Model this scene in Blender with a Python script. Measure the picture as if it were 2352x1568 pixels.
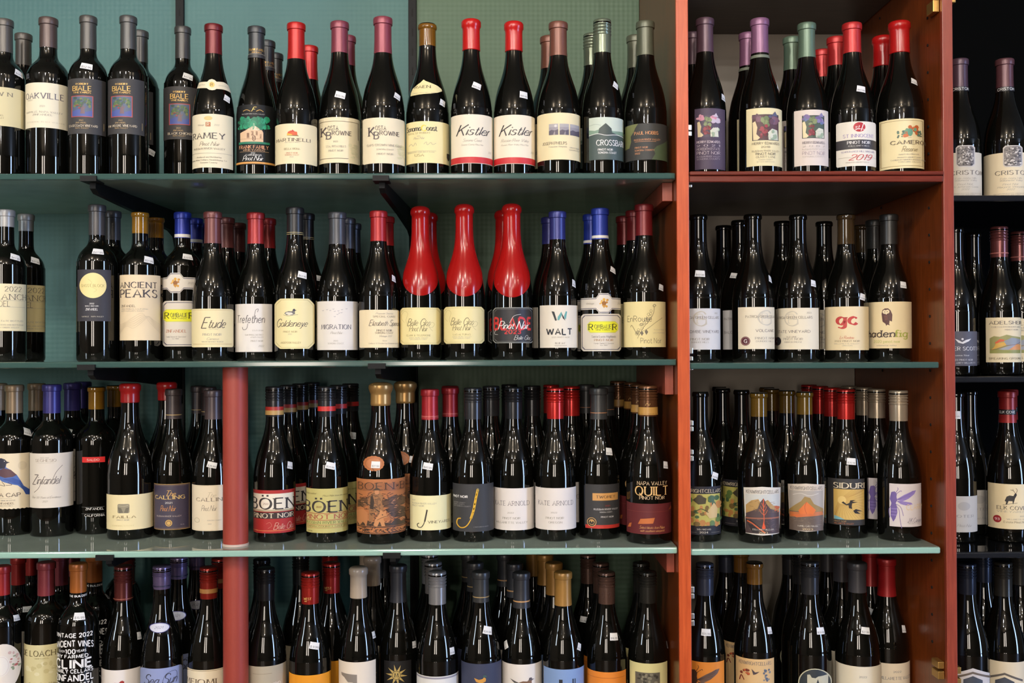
import bpy, bmesh, math, random
from mathutils import Vector, Matrix
from mathutils.geometry import tessellate_polygon
random.seed(7)
for o in list(bpy.data.objects): bpy.data.objects.remove(o)
SC = bpy.context.scene
COL = SC.collection
# ------------------------------------------------------------------ camera
F_PX, CU, CV = 2352.0, 1176.0, 784.0
CAM = Vector((0, 0, 1.5))
YAW, PITCH, ROLL = math.atan(40/F_PX), math.atan(21/F_PX), 0.0042
_F = Vector((math.sin(YAW), math.cos(YAW), 0)); _R = Vector((math.cos(YAW), -math.sin(YAW), 0)); _Z = Vector((0, 0, 1))
FW = _F*math.cos(PITCH) + _Z*math.sin(PITCH)
_U = _Z*math.cos(PITCH) - _F*math.sin(PITCH)
UP = _U*math.cos(ROLL) + _R*math.sin(ROLL)
RT = _R*math.cos(ROLL) - _U*math.sin(ROLL)
cd = bpy.data.cameras.new('camera'); cam = bpy.data.objects.new('camera', cd); COL.objects.link(cam)
cd.sensor_width = 36; cd.lens = 36*F_PX/2352; cd.clip_start = 0.05
M = Matrix((RT, UP, -FW)).transposed().to_4x4(); M.translation = CAM
cam.matrix_world = M
SC.camera = cam
def at(u, v, Y):
    d = FW + RT*((u-CU)/F_PX) + UP*((CV-v)/F_PX)
    return CAM + d*(Y/d.y)
# ------------------------------------------------------------------ world, lights, exposure
SC.view_settings.view_transform = 'Standard'; SC.view_settings.look = 'None'
SC.view_settings.gamma = 1; SC.view_settings.use_curve_mapping = False
SC.view_settings.exposure = 0.26
w = bpy.data.worlds.new('World'); SC.world = w; w.use_nodes = True
w.node_tree.nodes['Background'].inputs[0].default_value = (0.05, 0.055, 0.06, 1)
w.node_tree.nodes['Background'].inputs[1].default_value = 0.5
def lamp(name, kind, loc, energy, color, target=None, **kw):
    l = bpy.data.lights.new(name, kind); l.energy = energy; l.color = color
    for k, v in kw.items(): setattr(l, k, v)
    o = bpy.data.objects.new(name, l); COL.objects.link(o); o.location = loc
    if target is not None:
        o.rotation_euler = (Vector(target)-Vector(loc)).to_track_quat('-Z', 'Y').to_euler()
    return o
WARM, NEUT, COOL = (1, .91, .80), (1, .96, .91), (.88, .93, 1)
for i, (x, y, z, e, c) in enumerate([(-2.1, -.6, 2.95, 30, NEUT), (-1.2, -.2, 2.95, 33, WARM), (-.45, -.9, 2.95, 34, NEUT), (.2, -.3, 2.95, 30, WARM),
        (.95, -1.0, 2.95, 26, NEUT), (1.8, -.4, 2.95, 15, WARM), (-1.0, -2.2, 2.95, 34, COOL), (.5, -2.4, 2.95, 34, WARM), (-.2, -3.4, 2.95, 36, NEUT)]):
    lamp('ceiling_spot', 'POINT', (x, y, z), e*1.1, c, shadow_soft_size=.03)
lamp('shop_window', 'AREA', (5.6, -1.6, 1.6), 180, (.42, .60, 1), (0, 2, 1.5), shape='RECTANGLE', size=.7, size_y=2.9)
lamp('lit_doorway', 'AREA', (-1.75, -4.9, 1.95), 52, (1, .88, .76), (-.2, 2, 1.6), shape='RECTANGLE', size=.6, size_y=2.0)
lamp('lit_doorway', 'AREA', (-.55, -4.9, 1.95), 52, (1, .90, .80), (-.2, 2, 1.6), shape='RECTANGLE', size=.5, size_y=2.0)
lamp('side_window', 'AREA', (-3.7, -1.2, 2.2), 30, (.75, .88, 1), (0, 2.2, 1.8), shape='RECTANGLE', size=.4, size_y=1.2)
# ------------------------------------------------------------------ materials
def lin(c):
    r = []
    for x in c[:3]:
        x = x/255
        r.append(x/12.92 if x <= .04045 else ((x+.055)/1.055)**2.4)
    return (*r, 1)
MATS = {}
def mat(name, rgb, rough=.5, metal=0, spec=.5, coat=0):
    key = (name, tuple(rgb), rough, metal)
    if key in MATS: return MATS[key]
    m = bpy.data.materials.new(name); m.use_nodes = True
    b = m.node_tree.nodes['Principled BSDF']
    b.inputs['Base Color'].default_value = lin(rgb); b.inputs['Roughness'].default_value = rough
    b.inputs['Metallic'].default_value = metal; b.inputs['Specular IOR Level'].default_value = spec
    b.inputs['Coat Weight'].default_value = coat
    MATS[key] = m
    return m
def nd(m, t, **kw):
    n = m.node_tree.nodes.new(t)
    for k, v in kw.items(): setattr(n, k, v)
    return n
def noise_mat(name, c1, c2, scale, rough=.5, bump=0, stretch=(1, 1, 1), spec=.5, detail=6, bscale=None):
    m = bpy.data.materials.new(name); m.use_nodes = True; nt = m.node_tree; L = nt.links
    b = nt.nodes['Principled BSDF']; b.inputs['Roughness'].default_value = rough; b.inputs['Specular IOR Level'].default_value = spec
    tc = nd(m, 'ShaderNodeTexCoord'); mp = nd(m, 'ShaderNodeMapping'); mp.inputs['Scale'].default_value = stretch
    nz = nd(m, 'ShaderNodeTexNoise'); nz.inputs['Scale'].default_value = scale; nz.inputs['Detail'].default_value = detail
    cr = nd(m, 'ShaderNodeValToRGB'); cr.color_ramp.elements[0].position = .3; cr.color_ramp.elements[1].position = .7
    cr.color_ramp.elements[0].color = lin(c1); cr.color_ramp.elements[1].color = lin(c2)
    L.new(tc.outputs['Object'], mp.inputs[0]); L.new(mp.outputs[0], nz.inputs['Vector']); L.new(nz.outputs['Fac'], cr.inputs[0]); L.new(cr.outputs[0], b.inputs['Base Color'])
    if bump:
        bp = nd(m, 'ShaderNodeBump'); bp.inputs['Strength'].default_value = bump; bp.inputs['Distance'].default_value = .002
        L.new(nz.outputs['Fac'], bp.inputs['Height']); L.new(bp.outputs[0], b.inputs['Normal'])
    return m
def wall_tile_mat(name, c1, c2, pitch=.0112):
    m = noise_mat(name, c1, c2, 3.0, .5, 0, (1, 1, 1), .3)
    nt = m.node_tree; L = nt.links; b = nt.nodes['Principled BSDF']
    tc = nd(m, 'ShaderNodeTexCoord'); sp = nd(m, 'ShaderNodeSeparateXYZ'); L.new(tc.outputs['Object'], sp.inputs[0])
    outs = []
    for ax in ('X', 'Z'):
        a = nd(m, 'ShaderNodeMath', operation='MULTIPLY'); a.inputs[1].default_value = 2*math.pi/pitch; L.new(sp.outputs[ax], a.inputs[0])
        s = nd(m, 'ShaderNodeMath', operation='SINE'); L.new(a.outputs[0], s.inputs[0]); outs.append(s)
    ad = nd(m, 'ShaderNodeMath', operation='ADD'); L.new(outs[0].outputs[0], ad.inputs[0]); L.new(outs[1].outputs[0], ad.inputs[1])
    bp = nd(m, 'ShaderNodeBump'); bp.inputs['Strength'].default_value = .16; bp.inputs['Distance'].default_value = .0008
    L.new(ad.outputs[0], bp.inputs['Height']); L.new(bp.outputs[0], b.inputs['Normal'])
    return m
def glass_mat(name, tint, body, fac_body, rough=.03):
    """sheet glass with dust: tinted see-through + thin diffuse film + Fresnel gloss"""
    m = bpy.data.materials.new(name); m.use_nodes = True; nt = m.node_tree; L = nt.links
    nt.nodes.remove(nt.nodes['Principled BSDF']); out = nt.nodes['Material Output']
    tr = nd(m, 'ShaderNodeBsdfTransparent'); tr.inputs[0].default_value = lin(tint)
    df = nd(m, 'ShaderNodeBsdfDiffuse'); df.inputs[0].default_value = lin(body)
    gl = nd(m, 'ShaderNodeBsdfGlossy'); gl.inputs['Roughness'].default_value = rough; gl.inputs[0].default_value = (1, 1, 1, 1)
    nz = nd(m, 'ShaderNodeTexNoise'); nz.inputs['Scale'].default_value = 9; tc = nd(m, 'ShaderNodeTexCoord'); L.new(tc.outputs['Object'], nz.inputs['Vector'])
    mr = nd(m, 'ShaderNodeMapRange'); mr.inputs['To Min'].default_value = fac_body*.75; mr.inputs['To Max'].default_value = min(1, fac_body*1.25); L.new(nz.outputs['Fac'], mr.inputs['Value'])
    tl = nd(m, 'ShaderNodeBsdfTranslucent'); tl.inputs[0].default_value = lin(body)
    m0 = nd(m, 'ShaderNodeMixShader'); m0.inputs[0].default_value = .45; L.new(df.outputs[0], m0.inputs[1]); L.new(tl.outputs[0], m0.inputs[2])
    m1 = nd(m, 'ShaderNodeMixShader'); L.new(mr.outputs[0], m1.inputs[0]); L.new(tr.outputs[0], m1.inputs[1]); L.new(m0.outputs[0], m1.inputs[2])
    fr = nd(m, 'ShaderNodeFresnel'); fr.inputs[0].default_value = 1.5
    m2 = nd(m, 'ShaderNodeMixShader'); L.new(fr.outputs[0], m2.inputs[0]); L.new(m1.outputs[0], m2.inputs[1]); L.new(gl.outputs[0], m2.inputs[2])
    L.new(m2.outputs[0], out.inputs[0])
    return m
M_GLASS = mat('bottle_glass', (8, 8, 6), .035, 0, .55)
M_AMBER = mat('amber_glass', (120, 78, 22), .06, 0, .6)
M_STICK = mat('sticker_paper', (226, 224, 222), .6)
M_WOOD = noise_mat('cherry_wood_shaded', (98, 44, 14), (124, 58, 20), 14, .28, .05, (14, 14, 1))  # divider sides: dimmer light inside the bays put into a darker wood colour
M_WOODE = noise_mat('cherry_edge', (176, 68, 26), (202, 88, 40), 14, .35, .05, (14, 14, 1))
M_WOODR = noise_mat('mahogany_edge', (126, 50, 34), (148, 64, 44), 16, .35, .05, (14, 14, 1))
M_WOODS = noise_mat('mahogany_shelf', (92, 34, 24), (118, 48, 34), 14, .25, .05, (1, 14, 14))
M_BOARD = noise_mat('shelf_board', (66, 56, 50), (80, 68, 60), 10, .4, 0, (1, 12, 1))
M_BLACK = mat('black_metal', (9, 9, 10), .55, 0, .25)
M_SHELF = glass_mat('shelf_glass', (176, 214, 200), (206, 222, 208), .7)
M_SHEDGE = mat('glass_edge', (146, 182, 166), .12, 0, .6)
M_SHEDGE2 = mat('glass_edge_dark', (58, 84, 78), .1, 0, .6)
M_STEEL = mat('steel', (190, 188, 184), .3, .9)
M_BRASS = mat('brass', (190, 150, 84), .35, .8)
M_RED = noise_mat('painted_column', (146, 54, 40), (156, 60, 46), 4, .5, 0)
M_HOLE = mat('hole', (12, 8, 6), .8)
# ------------------------------------------------------------------ mesh helpers
def link(name, me, m, parent=None):
    o = bpy.data.objects.new(name, me); COL.objects.link(o)
    if m is not None:
        ms = m if isinstance(m, (list, tuple)) else [m]
        if len(me.materials) == 0:
            for x in ms: me.materials.append(x)
    if parent is not None: o.parent = parent
    return o
def empty(name, loc, rz=0):
    o = bpy.data.objects.new(name, None); COL.objects.link(o); o.location = loc; o.rotation_euler = (0, 0, rz); o.empty_display_size = .05
    return o
def tag(o, label, cat, group=None, kind=None):
    if label: o['label'] = label
    if cat: o['category'] = cat
    if group: o['group'] = group
    if kind: o['kind'] = kind
    return o
def me_from(name, vs, fs, smooth=False, mi=None):
    me = bpy.data.meshes.new(name); me.from_pydata([tuple(v) for v in vs], [], fs); me.update()
    if smooth: me.polygons.foreach_set('use_smooth', [True]*len(me.polygons))
    if mi: me.polygons.foreach_set('material_index', mi)
    return me
def box_me(name, x0, x1, y0, y1, z0, z1, bevel=0):
    bm = bmesh.new(); bmesh.ops.create_cube(bm, size=1)
    for v in bm.verts: v.co = Vector(((x0+x1)/2+v.co.x*(x1-x0), (y0+y1)/2+v.co.y*(y1-y0), (z0+z1)/2+v.co.z*(z1-z0)))
    if bevel: bmesh.ops.bevel(bm, geom=bm.edges[:], offset=bevel, segments=2, affect='EDGES', profile=.5)
    me = bpy.data.meshes.new(name); bm.to_mesh(me); bm.free(); return me
def box(name, x0, x1, y0, y1, z0, z1, m, parent=None, bevel=0):
    """object at its centre"""
    c = Vector(((x0+x1)/2, (y0+y1)/2, (z0+z1)/2))
    me = box_me(name, x0-c.x, x1-c.x, y0-c.y, y1-c.y, z0-c.z, z1-c.z, bevel)
    o = link(name, me, m, parent); o.location = c - (parent.location if parent else Vector())
    return o
def prism(name, pts, axis_vec, m, parent=None):
    """closed polygon pts (3-D, planar) extruded by axis_vec"""
    a = Vector(axis_vec); n = len(pts); vs = [Vector(p) for p in pts] + [Vector(p)+a for p in pts]
    fs = [list(range(n))[::-1], list(range(n, 2*n))] + [[i, (i+1) % n, n+(i+1) % n, n+i] for i in range(n)]
    bm = bmesh.new(); bv = [bm.verts.new(v) for v in vs]
    for f in fs: bm.faces.new([bv[i] for i in f])
    bmesh.ops.recalc_face_normals(bm, faces=bm.faces[:])
    me = bpy.data.meshes.new(name); bm.to_mesh(me); bm.free()
    return link(name, me, m, parent)
def lathe_me(name, prof, n=40, zb=None):
    """prof: list of (r, z) bottom to top, closed at both ends when r == 0"""
    vs, fs = [], []; rows = []
    for r, z in prof:
        if r < 1e-6: rows.append([len(vs)]); vs.append((0, 0, z))
        else:
            rows.append(list(range(len(vs), len(vs)+n)))
            for i in range(n):
                t = 2*math.pi*i/n; vs.append((r*math.sin(t), -r*math.cos(t), z))
    for a, b in zip(rows, rows[1:]):
        for i in range(n):
            j = (i+1) % n
            if len(a) == 1 and len(b) == 1: continue
            if len(a) == 1: fs.append([a[0], b[j], b[i]])
            elif len(b) == 1: fs.append([a[i], a[j], b[0]])
            else: fs.append([a[i], a[j], b[j], b[i]])
    me = me_from(name, vs, fs, True)
    try:
        me.set_sharp_from_angle(angle=math.radians(38))
    except Exception: pass
    return me
# ------------------------------------------------------------------ setting
Y_EDGE, Y_SH, Y_WALL = 1.925, 1.93, 2.405
X_D1L, X_D1R = at(1553, 400, Y_EDGE).x, at(1581, 400, Y_EDGE).x
X_D2L, X_D2R = at(2166, 700, Y_EDGE).x, at(2190, 700, Y_EDGE).x
Z1, Z2, Z3 = at(1000, 398, Y_SH).z, at(1000, 827, Y_SH).z, at(1000, 1260, Y_SH).z
Z4 = Z3-.356
ZC1, ZC2, ZC3 = at(1850, 394, 1.92).z, at(1850, 832, Y_SH).z, at(1850, 1258, Y_SH).z
ZC4 = ZC3-.36
ZR1, ZR2, ZR3 = at(2280, 465, 2.06).z, at(2280, 861, 2.06).z, at(2280, 1245, 2.06).z
ZR4 = ZR3-.36
SHELF = {'L1': Z1, 'L2': Z2, 'L3': Z3, 'L4': Z4, 'C1': ZC1, 'C2': ZC2, 'C3': ZC3, 'C4': ZC4, 'R1': ZR1, 'R2': ZR2, 'R3': ZR3, 'R4': ZR4}
ROWY = {'L1': 1.99, 'L2': 2.04, 'L3': 2.05, 'L4': 2.035, 'C1': 2.0, 'C2': 2.05, 'C3': 2.04, 'C4': 2.05, 'R1': 2.07, 'R2': 2.09, 'R3': 2.09, 'R4': 2.09}
def struct(o): o['kind'] = 'structure'; return o
M_PLAST = noise_mat('plaster', (112, 100, 84), (126, 114, 98), 5, .9)
M_FLOOR = noise_mat('floor_boards', (70, 52, 38), (96, 72, 50), 6, .5, 0, (8, 1, 1))
XL, XRr, YB, ZT = -4.2, 6.2, -5.2, 3.1
struct(box('floor', XL, XRr, YB, 2.6, -.06, 0, M_FLOOR))
struct(box('ceiling', XL, XRr, YB, 2.6, ZT, ZT+.06, noise_mat('ceiling_paint', (150, 140, 124), (160, 150, 134), 3, .9)))
struct(box('wall_left', XL-.06, XL, YB, 2.6, 0, ZT, M_PLAST))
struct(box('wall_right', XRr, XRr+.06, YB, 2.6, 0, ZT, M_PLAST))
struct(box('wall_front', XL, XRr, YB-.06, YB, 0, ZT, M_PLAST))
struct(box('wall_back', XL, XRr, Y_WALL+.03, Y_WALL+.1, 0, ZT, mat('back_wall_paint', (70, 74, 70), .8)))
M_WALL_BLUISH_LIT = wall_tile_mat('wall_panel_bluish_lit', (72, 110, 108), (84, 122, 118))  # left part of the wall, bluish tint of its light put into the colour
M_WALL_OLIVE_LIT = wall_tile_mat('wall_panel_olive_lit', (80, 104, 82), (92, 114, 92))  # same wall further right, olive tint of the light painted in
M_CGREY = noise_mat('grey_back_panel', (158, 148, 136), (172, 162, 148), 2.2, .55)
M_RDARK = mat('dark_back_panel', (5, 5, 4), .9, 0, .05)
sA, sB = at(415, 100, Y_WALL).x, at(948, 100, Y_WALL).x
wb = bpy.data.objects['wall_back']
def panel(name, x0, x1, m):
    return box(name, x0, x1, Y_WALL, Y_WALL+.029, .3, 2.9, m, wb)
panel('panel_bluish_lit', XL+.9, sA-.0005, M_WALL_BLUISH_LIT); panel('panel_bluish_lit', sA+.0005, sB-.0005, M_WALL_BLUISH_LIT); panel('panel_olive_lit', sB+.0005, X_D1L, M_WALL_OLIVE_LIT)
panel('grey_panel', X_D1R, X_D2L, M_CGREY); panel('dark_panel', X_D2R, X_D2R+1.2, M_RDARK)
# dividers
def divider(name, xl, xr, me_, ms, label):
    r = empty(name, ((xl+xr)/2, Y_EDGE, .3))
    box('side_panel', xl+.0008, xr-.0008, Y_EDGE+.004, Y_WALL-.001, .3, 2.85, ms, r)
    box('face_edge', xl, xr, Y_EDGE-.006, Y_EDGE+.004, .3, 2.85, me_, r, .0012)
    tag(r, label, 'divider')
    return r
d1 = divider('cabinet_divider', X_D1L, X_D1R, M_WOODE, M_WOOD, 'bright orange-red wooden divider between the green-backed bay and the narrow bay')
d2 = divider('cabinet_divider', X_D2L, X_D2R, M_WOODR, M_WOOD, 'reddish-brown wooden divider with pin holes beside the dark right-hand bay')
for (u0, u1, v0, v1) in ((1521, 1553, 413, 462), (1527, 1556, 852, 906), (1531, 1560, 1272, 1314)):
    a, b = at(u0, v0, 1.965), at(u1, v1, 1.965)
    box('shelf_cleat', a.x, X_D1L, 1.965, 2.36, b.z, {413: Z1, 852: Z2, 1272: Z3}[v0]-.0122, noise_mat('cleat_wood', (132, 58, 40), (156, 74, 54), 14, .4, 0, (10, 10, 1)), d1, .001)
for v0, v1 in ((287, 300), (302, 313), (412, 420), (424, 431), (798, 812), (818, 828), (836, 850), (965, 977), (979, 990), (1032, 1043), (1046, 1058), (1346, 1360), (1362, 1374), (1407, 1420), (1423, 1436)):
    a, b = at(1582, v0, Y_EDGE+.012), at(1592, v1, Y_EDGE+.012)
    box('hinge_plate', X_D1R, X_D1R+.0085, Y_EDGE+.008, Y_EDGE+.03, b.z, a.z, M_STEEL, d1, .001)
hole_me = None
for u in (2143, 2032):
    for i in range(24):
        Yh = X_D2L*F_PX/((u-1136) if True else 1)
        z = at(u, 42+i*62.2, Yh).z
        if hole_me is None:
            hole_me = lathe_me('pin_hole', [(0, 0), (.0028, 0), (.0028, .0012), (0, .0012)], 12)
        o = link('pin_hole', hole_me, M_HOLE, d2); o.rotation_euler = (0, -math.pi/2, 0)
        o.location = Vector((X_D2L+.0004, Yh, z)) - d2.location
for v0, v1, u in ((4, 31, 2156), (1516, 1532, 2166), (1538, 1556, 2166)):
    Yh = Y_EDGE+.016; z0, z1 = at(u, v1, Yh).z, at(u, v0, Yh).z
    box('brass_catch', X_D2L-.012, X_D2L, Yh-.01, Yh+.02, z0, z1, M_BRASS, d2, .001)
for v0, v1 in ((-20, 8), (1530, 1545), (1556, 1580)):
    Yh = Y_EDGE+.012; z0, z1 = at(2196, v1, Yh).z, at(2196, v0, Yh).z
    box('brass_catch', X_D2R, X_D2R+.012, Yh-.006, Yh+.02, z0, z1, M_BRASS, d2, .001)
# shelves
TH = .0118
def glass_shelf(x0, x1, z, label, edge=M_SHEDGE, y0=Y_SH, y1=Y_WALL-.004, m=M_SHELF, end=True):
    r = empty('glass_shelf', ((x0+x1)/2, y0, z-TH))
    box('pane', x0, x1, y0+.0012, y1, z-TH, z, m, r)
    box('polished_edge', x0, x1, y0-.0045, y0+.0012, z-TH, z, edge, r, .0026)
    tag(r, label, 'shelf', 'glass shelves')
    return r
XLS = at(-420, 700, Y_SH).x
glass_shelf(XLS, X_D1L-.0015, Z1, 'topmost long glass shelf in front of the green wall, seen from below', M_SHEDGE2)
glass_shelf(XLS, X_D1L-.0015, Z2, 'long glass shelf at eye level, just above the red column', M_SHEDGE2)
glass_shelf(XLS, X_D1L-.0015, Z3, 'long glass shelf that the red column passes through')
glass_shelf(XLS, X_D1L-.0015, Z4, 'lowest long glass shelf, below the frame, left of the orange divider')
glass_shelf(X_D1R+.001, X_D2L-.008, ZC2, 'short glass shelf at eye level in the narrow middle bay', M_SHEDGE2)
glass_shelf(X_D1R+.001, X_D2L-.008, ZC3, 'short glass shelf in the lower half of the narrow middle bay')
glass_shelf(X_D1R+.001, X_D2L-.008, ZC4, 'lowest short glass shelf of the narrow middle bay, below the frame')
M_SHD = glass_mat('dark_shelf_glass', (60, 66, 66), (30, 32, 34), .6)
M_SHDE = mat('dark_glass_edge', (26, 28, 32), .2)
XRS = X_D2R+.75
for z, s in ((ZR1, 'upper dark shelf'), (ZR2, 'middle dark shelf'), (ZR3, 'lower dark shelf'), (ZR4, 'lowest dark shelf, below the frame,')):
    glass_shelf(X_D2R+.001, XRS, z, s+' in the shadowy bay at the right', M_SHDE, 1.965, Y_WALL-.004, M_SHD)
r = empty('wooden_shelf', ((X_D1R+X_D2L)/2, 1.915, ZC1-.022))
box('board', X_D1R+.001, X_D2L-.001, 1.925, Y_WALL-.002, ZC1-.020, ZC1, M_BOARD, r)
box('edge_moulding', X_D1R+.001, X_D2L-.001, 1.913, 1.925, ZC1-.0075, ZC1, M_WOODS, r, .0018)
box('edge_moulding', X_D1R+.001, X_D2L-.001, 1.917, 1.925, ZC1-.0200, ZC1-.0078, M_WOODS, r, .0018)
tag(r, 'reddish wooden shelf with moulded front edge in the narrow middle bay', 'shelf')
r = empty('wooden_shelf', ((X_D1R+X_D2L)/2, 1.93, 2.245))
box('board', X_D1R+.001, X_D2L-.001, 1.95, Y_WALL-.002, 2.245, 2.265, M_BOARD, r); tag(r, 'wooden shelf above the frame over the narrow middle bay', 'shelf')
# standards and brackets
for x, s in ((sA, 'left'), (sB, 'right')):
    r = empty('slotted_standard', (x, Y_WALL, .4))
    box('channel', x-.0095, x+.0095, Y_WALL-.009, Y_WALL-.0002, .4, 2.85, M_BLACK, r, .001)
    for i in range(44):
        z = .72+i*.046
        box('slot', x-.0015, x+.0015, Y_WALL-.0094, Y_WALL-.0088, z, z+.018, M_HOLE, r)
    tag(r, 'black slotted upright on the green wall, %s one of the two' % s, 'upright')
BRK = []
def bracket(uf, vf, xs, z, label, wide):
    xf = at(uf, vf, Y_SH+.01).x; zb = z-TH
    r = empty('shelf_bracket', (xf, Y_SH, zb))
    y0, y1 = Y_SH+.012, Y_WALL-.0095
    dx = xs-xf; t = .011
    def p(f, dz): return Vector((xf+dx*f, y0+(y1-y0)*f, zb+dz))-r.location
    pts = [p(0, -.001), p(0, -.014), p(.03, -.022), p(.1, -.024), p(.5, -.034), p(.86, -.048), p(.93, -.058), p(.965, -.09), p(1, -.09), p(1, -.001)]
    prism('arm', [q-Vector((t/2, 0, 0)) for q in pts], (t, 0, 0), M_BLACK, r)
    wd = wide/2
    prism('clamp', [Vector(q)-r.location for q in ((xf-wd, Y_SH-.0105, zb-.0035), (xf-wd, Y_SH-.0105, zb+TH*.55), (xf-wd, Y_SH-.0055, zb+TH*.55), (xf-wd, Y_SH-.0055, zb-.0005), (xf-wd, Y_SH+.03, zb-.0005), (xf-wd, Y_SH+.03, zb-.0035))], (wide, 0, 0), M_BLACK, r)
    for f in (.5, .6, .7, .8, .9, 1): BRK.append((round(z, 4), xf+dx*f, y0+(y1-y0)*f))
    tag(r, label, 'bracket', 'black shelf brackets')
bracket(212, 405, sA, Z1, 'black bracket under the top glass shelf below the tree-picture bottles', .03)
bracket(877, 405, sB, Z1, 'black bracket under the top glass shelf, near the wax-dipped red bottles', .03)
bracket(207, 842, sA, Z2, 'black bracket under the eye-level glass shelf, left of the red column', .033)
bracket(868, 840, sB, Z2, 'black bracket under the eye-level glass shelf, above the gold-waxed bottle', .033)
bracket(249, 1270, sA, Z3, 'black bracket clip on the column shelf, left of the red column', .033)
bracket(902, 1275, sB, Z3, 'black bracket clip on the column shelf, right of the red column', .033)
# red column, passes behind the shelf edge
cx = at(538, 1100, 1.975); rc = .0238
r = empty('column', (cx.x, 1.985, Z4))
for nm, za, zb_ in (('upper_pipe', Z3, Z2-TH-.0005), ('lower_pipe', Z4, Z3-TH-.0005)):
    o = link(nm, lathe_me(nm, [(0, 0), (rc, 0), (rc, zb_-za), (0, zb_-za)], 48), M_RED, r); o.location = (0, 0, za-Z4)
o = link('base_sealant', lathe_me('base_sealant', [(rc, 0), (rc+.0012, 0), (rc+.0008, .004), (rc, .0042)], 48), mat('sealant', (190, 170, 158), .5), r); o.location = (0, 0, Z3-Z4)
tag(r, 'red-brown painted round column standing through the lower glass shelf', 'column')
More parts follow.
